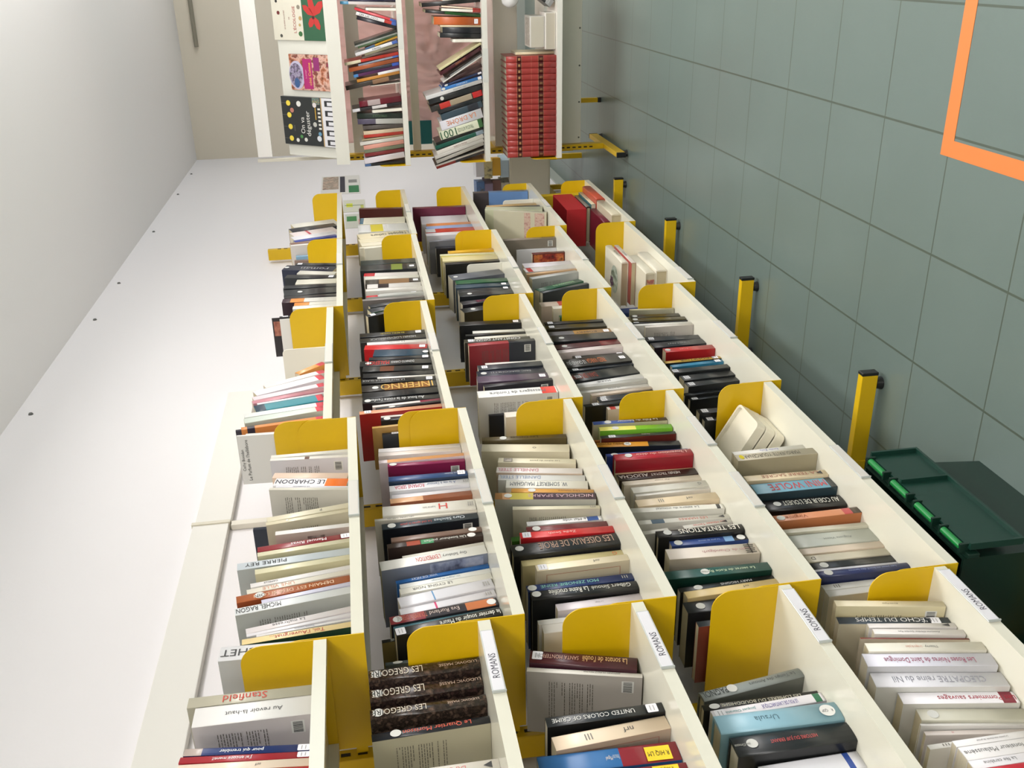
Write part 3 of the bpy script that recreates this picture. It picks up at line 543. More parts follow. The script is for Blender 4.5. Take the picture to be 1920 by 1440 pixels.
15|-0.2285|0.052|0.228|0.0340|0.1774|dcdce8|cc=c8c8cc t=Les Roses Noires de Saint Domingue:a04a68:.5:.5|lavender white book with crimson title
15|-0.1914|0.048|0.211|0.0230|0.1681|dedacc|t=Le nègre du palace:d8a090:.6:.35 t=Thierry:777777:.45:.3|cream white book with pink title
15|-0.1403|0.066|0.199|0.0043|0.1968|7a3a30|cc=d0c4b0|thin reddish brown book
15|-0.1309|0.062|0.167|0.0147|0.2039|e2dedc|t=Aventures d'Arthur Gordon Pym:555555:.5:.35|white paperback with small title
15|-0.1029|0.067|0.164|0.0133|0.1793|e0dcda|T|thin white paperback with black marks
15|-0.0892|0.070|0.212|0.0208|0.1912|3c4650|cc=cfc6ae s=.13r t=L'ÉCHO DU TEMPS:e8e8e8:.5:.7|slate book with white capitals
15|-0.0635|0.049|0.207|0.0179|0.2012|e0d6b8|cc=d2c8a4 x k t=Blanche Papier:666050:.5:.25|cream paperback with barcode cover
41|1.8077|0.035|0.197|0.0051|-0.0360|e2e0dc||white paperback behind divider
41|1.8130|0.035|0.225|0.0056|0.0265|2a2426|cc=241e20 face|dark book with face portrait cover
41|1.8255|0.035|0.199|0.0116|-0.0083|24262a|s=.9r|black paperback with white label
41|1.9014|0.035|0.157|0.0311|0.0091|e4e2da||thin white paperback near divider
41|1.9335|0.035|0.153|0.0340|0.0326|e0ddd2|b=.65-1:e08a3a|white and orange paperback
41|1.9685|0.035|0.197|0.0446|0.0651|e0ddd6|b=.6-.85:e08a3a,.85-1:3a2430 cc=33232c|white orange and plum book
41|2.0200|0.035|0.192|0.0297|0.0369|2b2a2c||thin dark book
41|2.0622|0.035|0.196|0.0721|-0.0237|25282c|s=.7o|black book with silver oval
41|2.1365|0.035|0.201|0.0404|0.0433|1e2226||black tall book
41|2.1782|0.035|0.155|0.0592|0.0970|d8d4c4||cream paperback
41|2.2393|0.035|0.200|0.0439|0.2180|22262a|s=.1r|black book with label
41|2.2859|0.035|0.154|0.0414|0.3176|d6d3c8||cream grey paperback
41|2.3340|0.035|0.211|0.0669|0.3002|23283c|s=.95o t=roman:999999:.4:.3|navy paperback with silver circle
41|2.4162|0.035|0.168|0.0312|0.2206|2a2e34|s=.9r|slate black paperback
51|2.7105|0.093|0.190|0.0194|0.0000|8a7468||grey brown photo paperback
51|2.7305|0.079|0.183|0.0194|-0.0000|8cb4d0||small light blue paperback
51|2.7775|0.035|0.203|0.0194|-0.1471|e0dcd8|cc=dcd6d2|white booklet with red lettering
51|2.8242|0.035|0.208|0.0307|-0.2782|8a6a5c||thin brown paperback
51|2.8779|0.035|0.197|0.0310|-0.3900|3a4a9a||thin blue booklet
51|2.9109|0.035|0.200|0.0617|-0.3613|e2e0e4||white paperback
51|2.9764|0.035|0.205|0.0710|-0.3610|e6d8d6|b=.6-.66:c84a5a|white pink paperback with red stripe
51|3.0519|0.035|0.215|0.0652|-0.3227|23242c||black and white paperback
51|3.1212|0.035|0.207|0.0738|-0.2880|e0dcd0||cream paperback
52|2.7286|0.050|0.214|0.0123|-0.1937|e0dccc||fifth cream paperback near divider
52|2.7411|0.050|0.234|0.0182|-0.1937|dad4c0||fourth cream paperback
52|2.7597|0.050|0.222|0.0529|-0.1433|e2dac2||third cream paperback
52|2.8138|0.050|0.228|0.0660|-0.1311|e0d6b8||second cream paperback
52|2.8848|0.050|0.229|0.0835|-0.1436|e4d8b8|t=l'épopée cathare:444433:.4:.6|cream book with black title
52|2.9709|0.050|0.230|0.1314|-0.0078|d8d8d6|b=.5-.75:d8c83a|grey white book with yellow patch
52|3.1064|0.050|0.216|0.1169|0.0670|e4dfcc|b=.92-1:3a6a80|large cream white paperback
52|3.3880|0.050|0.218|0.0331|0.1425|5a2a24|cc=4e2420|brown book facing out
42|1.8889|0.050|0.229|0.0243|-0.3858|1c1e20|s=.9r|black book with white sticker by divider
42|1.9147|0.050|0.212|0.0432|-0.3222|2e5a3a|b=.6-1:22262a|green and black paperback
42|1.9592|0.050|0.210|0.0285|-0.2645|26282a||black paperback behind divider
42|1.9886|0.050|0.229|0.0180|-0.0145|8a8480|cc=7d7672|grey brown tall book
42|2.0335|0.050|0.214|0.0194|-0.0538|c4c6c2|b=.8-1:b8222c|grey book with red top
42|2.0535|0.060|0.164|0.0393|-0.0538|b8bab4|s=.2r|short grey paperback
42|2.0940|0.050|0.214|0.0270|0.0049|dedad4||thin white book
42|2.1219|0.050|0.207|0.0481|0.0409|d8d4d0|b=.6-.8:2a2426|white book with black pattern
42|2.1714|0.050|0.212|0.0560|0.0414|3a342e|b=.2-.75:8a6a48 s=.08r|black and tan photo book
42|2.2291|0.050|0.212|0.0357|0.0735|d8d6cc||white outlined book
42|2.2659|0.050|0.215|0.0415|0.0953|e2dcd8|b=.8-1:b8222c|white book with red top
42|2.3497|0.050|0.227|0.0801|0.0455|24282a|b=.25-.45:7a8a3a s=.08r|black book with green and red patch
42|2.4368|0.050|0.225|0.0645|0.0252|26302f||dark green black hardback
53|2.7939|0.100|0.209|0.0330|0.0000|24252c||black book near divider
53|2.8555|0.075|0.239|0.0194|-0.1324|7a7c84||grey photo book
53|2.8755|0.100|0.217|0.0516|-0.0736|2e2e33||dark grey book
53|2.9866|0.090|0.236|0.0504|-0.0174|e2dee2||white glossy paperback
53|3.0385|0.088|0.233|0.0613|0.0056|c84034|b=.8-1:c8c8c8|red and grey paperback
53|3.1048|0.090|0.225|0.0584|-0.0082|9ab0dc||light blue paperback
53|3.1649|0.094|0.217|0.0588|0.0217|e09058||orange paperback
53|3.2255|0.098|0.233|0.1600|0.0426|e2dee2||white book with brown picture
53|3.3905|0.059|0.269|0.0378|0.0591|6a1f3c|cc=641c38|large maroon book facing out
43|2.0020|0.111|0.219|0.0464|-0.2526|1f2224|s=.8o|last black book before divider
43|2.0498|0.103|0.213|0.0390|-0.1613|24222a|t=THE:8a2a4a:.6:.5|black book with plum lettering
43|2.0900|0.096|0.213|0.0552|0.0083|23272b|s=.8o|black paperback with white oval
43|2.1469|0.097|0.211|0.0378|0.0167|262a2e|s=.1r|black paperback with label
43|2.1859|0.094|0.216|0.0425|0.0352|3a4c5a|s=.1r|blue slate paperback
43|2.2317|0.091|0.209|0.0459|0.0259|245a38|cc=21402c|dark green book
43|2.3223|0.089|0.222|0.0727|-0.1814|5a5e66|s=.9o|slate grey hardback
43|2.3972|0.062|0.146|0.0040|0.0000|e6e6da|be|white bookend before black book
43|2.4547|0.072|0.232|0.0300|-0.0347|2a2826|cc=23221f|black book with cream edge
43|2.4856|0.071|0.235|0.0623|0.0373|dcd0a0||cream yellow paperback
43|2.5499|0.079|0.235|0.0277|0.0718|d8c850||thin yellow paperback
43|2.5819|0.075|0.239|0.0207|0.0572|d8d4b0||pale cream paperback
43|2.6219|0.071|0.200|0.0314|-0.0363|d8a830||thin amber paperback
54|3.0098|0.018|0.261|0.0216|0.4101|c8c3ae|cc=c4bfa8 map|beige map book facing out
54|3.0845|0.020|0.280|0.0631|0.2089|c2c4a8||grey floral book
54|3.1929|0.032|0.264|0.0414|0.0445|2e3030||thin black book
54|3.3040|0.045|0.253|0.0373|-0.0295|c8a878||thin tan book
54|3.4004|0.040|0.158|0.0040|0.0000|e6e6e0|be|white bookend before blue book
54|3.5369|0.030|0.289|0.0419|0.0596|6a8ec0|B=.72-1:4a4448|tall light blue book facing out
44|1.8102|0.105|0.165|0.0194|0.0000|2a6a48|cc=23583c|green book with orange label
44|1.8302|0.078|0.185|0.0316|-0.0000|d4cfc0||cream book by divider
44|1.8628|0.078|0.224|0.0481|0.0000|c8b8a8|b=.5-.7:b84a3a|multicoloured book by divider
44|2.0455|0.063|0.211|0.0196|-0.3778|2c3438|cc=262d32|dark slate book facing out
44|2.1340|0.080|0.216|0.0361|-0.4775|23543c|t=Histoires:a8c8a0:.4:.5|dark green leaning book
44|2.2236|0.070|0.208|0.0290|-0.2752|b4b6b4|cc=acaeac x|grey book with text cover
44|2.2535|0.068|0.214|0.0159|-0.1370|c8a47c||thin tan paperback
44|2.2699|0.065|0.212|0.0533|-0.0975|e0dcda|b=.85-.95:c84a4a|white book with red corner
44|2.3249|0.069|0.204|0.0596|-0.0014|dcd6dc||lavender white book
44|2.4799|0.060|0.142|0.0225|0.0000|5a2420|cc=5e2a20 face2|small book with dark red painting cover
44|2.6561|0.090|0.181|0.0084|0.0000|d8d8dc||white grey book with barcode
44|2.6644|0.047|0.237|0.0290|0.0280|8a8074|cc=7c7468 k|grey brown book facing out
45|1.8102|0.130|0.284|0.0194|0.0000|dccdbc|b=.2-.7:e0c8b8 cc=d8c8b8|cream and red book behind divider
45|1.8302|0.116|0.250|0.0562|-0.0000|22407c||blue book behind divider
92|-0.1369|3.600|0.207|0.0127|0.0460|2a2c30|b=.85-1:4a6a98|black and blue book at the end
92|-0.1669|3.600|0.207|0.0287|0.1299|e2dce2||white lilac book with label
92|-0.1964|3.600|0.204|0.0177|0.0996|7e2e30||dark red book
92|-0.2171|3.600|0.205|0.0176|0.1115|7a8068||moss green book
92|-0.2362|3.600|0.206|0.0207|0.1164|e0a090||salmon pink book
92|-0.2576|3.600|0.223|0.0171|0.1031|dcd8d0||white grey book
92|-0.2752|3.600|0.211|0.0079|0.0827|b8a888||thin beige book
92|-0.2834|3.600|0.202|0.0148|0.0580|b83c30||red thin book
92|-0.2988|3.600|0.201|0.0177|0.0584|d8c4a8||cream paperback with orange lettering
92|-0.3170|3.600|0.202|0.0188|0.0170|5a5450||grey brown book with bookend
92|-0.3365|3.600|0.226|0.0256|-0.0203|c4c4c0|b=.6-1:5a5468|grey and violet book
92|-0.3629|3.600|0.227|0.0249|-0.0326|26302a|t=STRUGGLE:5a7a5a:.5:.4|dark green book
92|-0.3992|3.600|0.151|0.0178|0.0380|e2e0cc|be|white bookend over green book
92|-0.4299|3.600|0.248|0.0151|0.1199|2a282c|b=.3-.6:d8d4d4,.85-1:e0e0e4|black and white book
92|-0.4454|3.600|0.211|0.0275|0.0982|6e1c2c|b=.5-.8:b8a8a8|crimson book with grey picture
92|-0.5344|3.600|0.150|0.0065|0.0772|e2dec8|be|white bookend over crimson book
92|-0.5571|3.600|0.274|0.0215|0.1836|3a342e|b=.2-.5:8a6a50|dark photo paperback
92|-0.5793|3.600|0.215|0.0136|0.1680|c88a3c||amber paperback
92|-0.5940|3.600|0.108|0.0121|0.1740|e0e0e2||short white booklet
92|-0.6065|3.600|0.230|0.0140|0.1743|5a2c58|b=.9-1:4a8ac8|purple paperback
92|-0.6209|3.600|0.229|0.0144|0.1698|2c2c38|b=0-.15:3a5ab8|dark book with blue foot
92|-0.6375|3.600|0.251|0.0185|0.1775|a85a34||orange brown book
92|-0.6596|3.600|0.204|0.0088|0.1922|8890a0|b=0-.15:4a6ab8|thin blue grey paperback
92|-0.6687|3.600|0.270|0.0140|0.1626|c83c30|b=.7-1:d8d0b0|red and cream paperback
92|-0.6962|3.600|0.184|0.0094|0.2338|6a5c54||brown grey paperback
92|-0.7108|3.600|0.170|0.0119|0.2630|8a846c||olive grey paperback
92|-0.7250|3.600|0.217|0.0143|0.2745|e0e0e2|b=0-.13:4a6ab8 t=TERRIBLE:555555:.5:.5|white book with blue foot
92|-0.7485|3.600|0.168|0.0086|0.3263|c89830|b=.7-1:4a6a90|yellow and blue thin book
92|-0.7573|3.600|0.202|0.0089|0.2802|4a6044||thin green book
92|-0.7665|3.600|0.217|0.0076|0.2756|9a9e98||thin grey book leaning back
92|-0.7775|3.600|0.219|0.0091|0.2900|3c3e38||charcoal book leaning back
92|-0.7869|3.600|0.196|0.0155|-0.2674|24222a||leaning black book
92|-0.8029|3.600|0.198|0.0154|-0.2923|dcd8d8|b=0-.12:4a6ab8,.12-.3:b83a34 t=CONCEPT ART:444444:.7:.6|leaning white book with black capitals
92|-0.8187|3.600|0.206|0.0107|-0.3220|c83a44|b=0-.15:4a6ab8|leaning red paperback with blue foot
92|-0.8713|3.600|0.146|0.0150|-0.0377|e2e0cc|be|white bookend near frame edge
92|-0.8965|3.600|0.265|0.0136|-0.0422|e6dcdc|b=.85-1:5aa0c8|white pink paperback with blue top
92|-0.9141|3.600|0.227|0.0117|-0.0266|2a2a44||navy paperback at frame edge
93|-0.1679|3.600|0.262|0.0122|0.2809|7a2a24|b=0-.6:2c2c30|red and black leaning book at end
93|-0.1827|3.600|0.265|0.0083|0.2883|b8b4ac||thin grey leaning book
93|-0.1913|3.600|0.270|0.0054|0.2890|2a2a26||black grey leaning book
93|-0.2110|3.600|0.264|0.0163|0.3454|b0aca4||grey leaning book near end
93|-0.2279|3.600|0.268|0.0178|0.3165|cfccc6||second white grey leaning book
93|-0.2479|3.600|0.257|0.0208|0.3220|e0dcd4|t=MON CORPS:8a5a5a:.5:.4|first white grey leaning book
93|-0.2701|3.600|0.263|0.0200|0.2945|225a4c|b=0-.15:8a9aa8|teal green leaning book
93|-0.2907|3.600|0.259|0.0132|0.2899|1e221e||thin black leaning book
93|-0.3043|3.600|0.230|0.0427|0.2731|dce0c8|b=0-.1:3a6a3a t=1001:1f5a3a:.8:.9 t=TRUCS & ASTUCES:4a6a4a:.4:.4|pale green white leaning book
93|-0.3508|3.600|0.224|0.0473|0.2779|e2e2ea|t=LA DRÔME:d8804a:.5:.6|white leaning book with orange title
93|-0.4033|3.600|0.222|0.0325|0.2947|3a4c58|b=.1-.35:2a2e38|blue slate leaning book
93|-0.4369|3.600|0.237|0.0200|0.2742|23262a||thin charcoal leaning book
93|-0.4601|3.600|0.276|0.0286|0.2854|33302e|b=0-.18:c82a2c,.2-.62:a89a84,.62-.82:c83a34|black red and cream photo book
93|-0.4896|3.600|0.283|0.0262|0.2430|26282a|s=.75o|black leaning book with circle
93|-0.5218|3.600|0.298|0.0188|0.2615|d8d8d8|t=1001 PHOTOS:888888:.4:.4|white grey leaning book
93|-0.5412|3.600|0.215|0.0149|0.2552|3a7ac0|s=.95o s=.06r t=LE BRICOLEUR:e0e8f0:.5:.4|bright blue leaning book
93|-0.5677|3.600|0.214|0.0099|0.3068|24365e|s=.9o s=.06r|navy leaning book
93|-0.5981|3.600|0.183|0.0145|0.4177|3a2224||dark red leaning book
93|-0.6465|3.600|0.232|0.0059|0.6003|e4e2dc||white leaning book
93|-0.6531|3.600|0.189|0.0074|0.5934|8a8c8c||grey leaning book
93|-0.6615|3.600|0.219|0.0077|0.5792|2c2420||thin dark leaning book
93|-0.6803|3.600|0.241|0.0155|0.5593|4a1c24|t=LES ARBRES:b87a50:.5:.5|maroon leaning book
93|-0.7059|3.600|0.245|0.0102|0.5608|dcd6a8|t=BRAN:8a8a6a:.5:.3|pale yellow leaning book
93|-0.7165|3.600|0.144|0.0185|-0.0162|e0dec0|be|white bookend below black books
93|-0.7356|3.600|0.206|0.0212|-0.0362|1e2022||second black book under orange
93|-0.7575|3.600|0.192|0.0269|-0.0360|22242a||first black book under orange
93|-0.7861|3.600|0.203|0.0085|-0.0317|d8c8a8||thin cream book
93|-0.7948|3.600|0.232|0.0368|-0.0383|c0602c|s=.1r|thick orange book
93|-0.8327|3.600|0.273|0.0135|-0.0992|2c5a2c|b=.65-1:1c1c1c|green and black paperback
93|-0.8538|3.600|0.193|0.0123|-0.0623|dcd8cc|b=0-.2:a83a34|cream thin paperback
93|-0.8665|3.600|0.193|0.0065|-0.0910|e0c8b0|b=0-.2:a83a34|cream and orange paperback
93|-0.9028|3.600|0.289|0.0192|0.0625|201f1f||tall black book with gold lettering
93|-0.9226|3.600|0.186|0.0206|0.0625|c83a38|b=.7-1:d8d4c8|red and white paperback
'''
# ---------------------------------------------------------------- books
def book_cover_mesh(h, t, d, hd, bands, col, cc, mats_extra=None, flipx=False):
    """one continuous cover: near board (x=0), spine (y=0), far board (x=t); levels along z carry the bands"""
    c = min(.0028 if hd else .0007, t * .2)
    bulge = min(t * .16, .004) if hd else min(t * .05, .0009)
    n = 6
    arc = [(t / 2 - t / 2 * math.cos(math.pi * k / n), -bulge * math.sin(math.pi * k / n)) for k in range(n + 1)]
    outer = [(0, d)] + arc + [(t, d)]
    inner = [(t - c, d), (t - c, c + .0002), (c, c + .0002), (c, d)]
    zs = {0.0, h}
    for a, b_, m_, al in bands: zs.add(max(0, min(h, a * h))); zs.add(max(0, min(h, b_ * h)))
    zs = sorted(zs)
    base_s = mats_extra or mat(col); base_c = mats_extra or (mat(cc) if cc else base_s)
    ml = [base_s, base_c]
    def mi(z, spine):
        f = z / h
        for a, b_, m_, al in bands:
            if a <= f <= b_ and (spine or al):
                if m_ not in ml: ml.append(m_)
                return ml.index(m_)
        return 0 if spine else 1
    bm = bmesh.new(); prof = outer + inner; rings = [[bm.verts.new((x, y, z)) for x, y in prof] for z in zs]
    N = len(prof)
    for i in range(len(zs) - 1):
        zm = (zs[i] + zs[i + 1]) / 2
        for k in range(N):
            f = bm.faces.new((rings[i][k], rings[i][(k + 1) % N], rings[i + 1][(k + 1) % N], rings[i + 1][k]))
            sp = 1 <= k <= n
            f.material_index = mi(zm, sp); f.smooth = sp
    # end caps in quads: outer strip to inner strip
    no = len(outer)
    for ring, top in ((rings[0], 0), (rings[-1], 1)):
        o_, q_ = ring[:no], ring[no:]
        fs = [(o_[0], o_[1], q_[2], q_[3]), (o_[-1], q_[0], q_[1], o_[-2]), tuple(o_[1:-1]) + (q_[1], q_[2])]
        for f in fs:
            try: bm.faces.new(f).material_index = 1
            except ValueError: pass
    bmesh.ops.recalc_face_normals(bm, faces=bm.faces)
    return bm, ml, c, bulge
def strips(name, rects, m, parent, eps=-.0004):
    """thin printed marks on the near cover (plane x=eps): rects are y0,y1,z0,z1"""
    bm = bmesh.new()
    for y0, y1, z0, z1 in rects:
        v = [bm.verts.new((eps, y0, z0)), bm.verts.new((eps, y0, z1)), bm.verts.new((eps, y1, z1)), bm.verts.new((eps, y1, z0))]
        bm.faces.new(v)
    bm.normal_update(); me = bpy.data.meshes.new(name); bm.to_mesh(me); bm.free(); me.materials.append(m); return link(name, me, parent)
def disc(name, y, z, x, rx, rz, m, parent, n=20):
    bm = bmesh.new(); bm.faces.new([bm.verts.new((x + rx * math.cos(2 * math.pi * k / n), y, z + rz * math.sin(2 * math.pi * k / n))) for k in range(n)])
    me = bpy.data.meshes.new(name); bm.to_mesh(me); bm.free(); me.materials.append(m); return link(name, me, parent)
def make_book(h, t, d, col, o, seed=0):
    rnd = random.Random(seed)
    words = []; titles = []
    # titles may contain spaces: pull them out first
    import re
    for mt in re.finditer(r't=(.+?):([0-9a-f]{6}):([\d.]+):([\d.]+)', o): titles.append((mt.group(1), mt.group(2), float(mt.group(3)), float(mt.group(4))))
    o2 = re.sub(r't=(.+?):([0-9a-f]{6}):([\d.]+):([\d.]+)', '', o)
    fl = o2.split(); hd = 'hd' in fl; cc = None; bands = []; st = []
    for f in fl:
        if f.startswith('cc='): cc = f[3:]
        elif f.startswith('b=') or f.startswith('B='):
            for pt in f[2:].split(','):
                rg, c_ = pt.split(':'); a, b_ = rg.split('-'); bands.append((float(a), float(b_), mat(c_), f[0] == 'B'))
        elif f.startswith('s='):
            st.append((float(f[2:-1]), f[-1]))
    ex = mottled('mottle_' + col, (col, '241c1a', '6a564a'), 90, .22) if 'M' in fl else None
    bm, ml, c, bulge = book_cover_mesh(h, t, d, hd, bands, col, cc, ex)
    cov = bm_obj('hardback_book' if hd else 'paperback_book', bm, ml)
    g = .0035 if hd else .0006
    bm = bmesh.new(); box_bm(bm, c, t - c, c + .0003, d - (.005 if hd else .0012), g, h - g)
    bm_obj('pages', bm, PAGE if rnd.random() < .6 else PAGEW, cov)
    ys = -bulge - .0006
    for body, c_, pos, fr in titles:
        L = min(h * .46, h * 2 * min(pos, 1 - pos) * .95) if len(titles) > 1 else min(h * .70, h * 2 * min(pos, 1 - pos) * .95)
        for q_ in titles:
            if q_[0] != body: L = min(L, abs(q_[2] - pos) * h * .92)
        text('title', body, mat(c_, 'ink'), (t / 2, ys, pos * h), (0, 0, 1), (-1, 0, 0), t * min(fr * 1.05, .9), L, cov)
    for pos, k in st:
        z = pos * h
        if k in 'oO':
            r = min(.0095 if k == 'o' else .013, t * .46)
            r2 = .0095 if k == 'o' else .013
            s_ = disc('spine_sticker', ys, z, t / 2, r, r2, mat('dcdcd8', 'matte'), cov)
            if k == 'O': text('lettering', 'R   QSP', mat('2c2c30', 'ink'), (t / 2, ys - .0002, z), (0, 0, 1), (-1, 0, 0), .007, .019, s_)
        elif k == 'r':
            bm = bmesh.new(); wv = min(t * .43, .011); pr = rounded(2 * wv, .019, .002, 3)
            bm.faces.new([bm.verts.new((t / 2 - wv + p[0], ys, z - .0095 + p[1])) for p in pr])
            me = bpy.data.meshes.new('spine_label'); bm.to_mesh(me); bm.free(); me.materials.append(LAB); lb = link('spine_label', me, cov)
            bm = bmesh.new()
            for zz in (-.003, .003):
                x0 = t / 2 - wv * .6; box_bm(bm, x0, x0 + wv * 1.2, ys - .0003, ys - .0001, z + zz - .0007, z + zz + .0007)
            bm_obj('print', bm, mat('a4a4a6', 'ink'), lb)
        elif k == 'y': disc('yellow_dot', ys, z, t / 2, t * .32, .006, mat('e2cf2a', 'matte'), cov)
        elif k == 'd': disc('white_dot', ys, z, t / 2, t * .22, .0025, mat('f6f6f2', 'matte'), cov)
        elif k == 'q':
            bm = bmesh.new()
            for zz in (-.005, 0, .005): box_bm(bm, t * .28, t * .72, ys - .0002, ys, z + zz - .001, z + zz + .001)
            bm_obj('spine_print', bm, mat('8f8c86', 'ink'), cov)
    if 'x' in fl:
        rects = []; z = h * .80
        while z > h * .38:
            y = .02 + rnd.random() * .002
            while y < d - .02:
                wl = .003 + rnd.random() * .007
                rects.append((y, min(y + wl, d - .018), z, z + .0012)); y += wl + .0016
                if rnd.random() < .04: break
            z -= .0046
            if rnd.random() < .12: z -= .005
        strips('blurb', rects, mat('5c574f', 'ink'), cov)
    if 'k' in fl:
        rects = []; y = .012
        while y < .034:
            wl = .0004 + rnd.random() * .0011; rects.append((y, y + wl, .018, .034)); y += wl + .0008
        bg = strips('barcode', [(.010, .036, .015, .037)], mat('d8d8d2', 'matte'), cov, -.00035); strips('bars', rects, mat('222222', 'ink'), bg, -.0006)
    if 'F' in fl:
        a, b_, e, f_ = .012, d - .012, .02, h - .02; w_ = .0009
        strips('cover_frame', [(a, b_, e, e + w_), (a, b_, f_ - w_, f_), (a, a + w_, e, f_), (b_ - w_, b_, e, f_)], mat('a8604a', 'ink'), cov)
    if 'T' in fl:
        bm = bmesh.new(); zc = .018; bm.faces.new([bm.verts.new(p) for p in ((t * .5, ys, zc + .008), (t * .18, ys, zc - .006), (t * .82, ys, zc - .006))])
        me = bpy.data.meshes.new('triangle_mark'); bm.to_mesh(me); bm.free(); me.materials.append(mat('3c3c3c', 'ink')); link('triangle_mark', me, cov)
    if 'Y' in fl:
        bm = bmesh.new(); box_bm(bm, t * .08, t * .82, ys - .0004, ys, h * .06, h * .24); yl = bm_obj('yellow_label', bm, mat('f0cf2e', 'matte'), cov)
        text('handwriting', 'R HIQ LM', mat('3a3222', 'ink'), (t * .45, ys - .0008, h * .15), (0, 0, 1), (-1, 0, 0), t * .3, h * .15, yl)
    if 'N1' in fl:
        text('cover_title', 'Cathy Bonidan', mat('3a3a3a', 'ink'), (-.0005, d * .50, h * .955), (0, -1, 0), (0, 0, 1), .010, d * .8, cov)
        text('cover_title', "Le Parfum de l'hellébore", mat('262626', 'ink'), (-.0005, d * .50, h * .905), (0, -1, 0), (0, 0, 1), .009, d * .84, cov)
    if 'N2' in fl:
        text('cover_title', 'Sylvie Aubriot', mat('4a4a4a', 'ink'), (-.0005, d * .5, h * .80), (0, -1, 0), (0, 0, 1), .009, d * .5, cov)
        text('cover_title', 'LES FOSSES', mat('c8c08a', 'ink'), (-.0005, d * .5, h * .70), (0, -1, 0), (0, 0, 1), .013, d * .7, cov)
        text('cover_title', 'DE LUMIERE', mat('c8c08a', 'ink'), (-.0005, d * .5, h * .61), (0, -1, 0), (0, 0, 1), .013, d * .7, cov)
    if 'P1' in fl: strips('cover_picture', [(.004, d - .01, .01, h * .55)], mottled('sea_picture', ('3a3f58', '8a93ae', 'b4b8c8', '54587a'), 22), cov)
    if 'p' in fl: strips('cover_picture', [(.012, .06, h * .35, h * .58)], mottled('mono_picture', ('26221f', '8a827a', 'c8c0b8'), 50), cov)
    if 'p2' in fl:
        bm = bmesh.new(); box_bm(bm, t * .15, t * .85, ys - .0003, ys, h * .82, h * .93); bm_obj('portrait', bm, mottled('mono_picture', ('26221f', '8a827a', 'c8c0b8'), 50), cov)
    if 'face' in fl: strips('cover_portrait', [(.012, .066, h * .62, h * .98)], mottled('portrait_skin', ('30201c', '9a5a48', 'b87860', '4a2a24'), 34), cov)
    if 'face2' in fl: strips('cover_painting', [(.004, d - .008, .006, h - .006)], mottled('red_painting', ('241210', '8a2a20', 'c07038', '3a1614'), 28), cov)
    if 'map' in fl: strips('cover_map', [(.004, d - .01, .01, h * .22), (.004, d - .01, h * .30, h * .42)], mottled('map_print', ('b48a80', 'c8b0a0', 'a87a74'), 60), cov)
    if 'tree' in fl:
        bm = bmesh.new()
        box_bm(bm, t * .05, t * .95, ys - .0003, ys, h * .075, h * .09)
        for q_ in range(5): box_bm(bm, t * (.1 + .17 * q_), t * (.17 + .17 * q_), ys - .0003, ys, h * (.03 + .01 * (q_ % 2)), h * .14)
        bm_obj('branch_drawing', bm, mat('4a463e', 'ink'), cov)
    return cov
def bookend(h, t, side):
    """white plastic bookend: rounded upright plate with a rim"""
    D = .125; T = .003 if t < .01 else t * .8
    bm = bmesh.new(); pr = [(p[0], p[1]) for p in rounded(D, h, .016, 6, (0, 0, 1, 1))]
    prism(bm, pr, 'x', 0, T)
    o = bm_obj('bookend', bm, mat('ece9dc', 'plastic'), None, .0006, 1)
    return o
def place(o, cell, u, y, h, t, sl, z0):
    if cell[0] == 9:
        a = -math.atan(sl); o.rotation_euler = (0, a, -math.pi / 2)
        o.location = (y, u, z0 + .0004 + max(0, math.sin(a)) * t)
    else:
        a = math.atan(sl); o.rotation_euler = (0, a, 0)
        o.location = (u, y, z0 + .0004 + max(0, math.sin(a)) * t)
lines = [l.split('|') for l in DATA.strip().split('\n')]
cells = {}
for l in lines: cells.setdefault(l[0], []).append(l)
SIDEW = {'92': 'upper row of end unit', '93': 'middle row of end unit'}
def short(desc):
    s = desc
    for w_ in (' with ', ' beside ', ' behind ', ' by ', ' near ', ' between ', ' beyond ', ' rising ', ' leaning ', ' facing ', ' before ', ' at ', ' on ', ' set ', ' of ', ' under '):
        if w_ in s: s = s.split(w_)[0]
    return s
for ck, L in cells.items():
    cell = (int(ck[0]), int(ck[1])); seen = {}
    z0 = BZ[cell[1]] if cell[0] == 9 else ROWZ[cell[0]][cell[1] - 1]
    where = SIDEW[ck] if cell[0] == 9 else '%s bay %s shelf' % (BAYW[cell[0]], ROWW[cell[1]])
    grp = 'books on the ' + where
    for i, (c_, u, y, h, t, sl, col, o, desc) in enumerate(L):
        u, y, h, t, sl = map(float, (u, y, h, t, sl))
        fl = o.split()
        if 'be' in fl:
            ob = bookend(h, t, cell[0] == 9); cat = 'bookend'; g_ = 'white bookends'
        else:
            d = min(h * (.68 if 'hd' in fl else .64), .256 - y if cell[0] < 9 else .205)
            if cell[0] == 9: d = min(d, .20)
            ob = make_book(h, t, d, col, o, i * 31 + cell[0] * 7 + cell[1]); cat = 'book'; g_ = grp
        place(ob, cell, u, y, h, t, sl, z0)
        lab = '%s, %s' % (desc, where)
        if i > 0 and len(lab.split()) <= 9:
            nb = short(L[i - 1][8])
            if len(lab.split()) + 2 + len(nb.split()) <= 16: lab += ', just beyond ' + nb
        if desc.startswith('white bookend') or desc.startswith('white plastic bookend'): lab = '%s, %s' % (desc, where)
        tag(ob, lab, cat, g_)
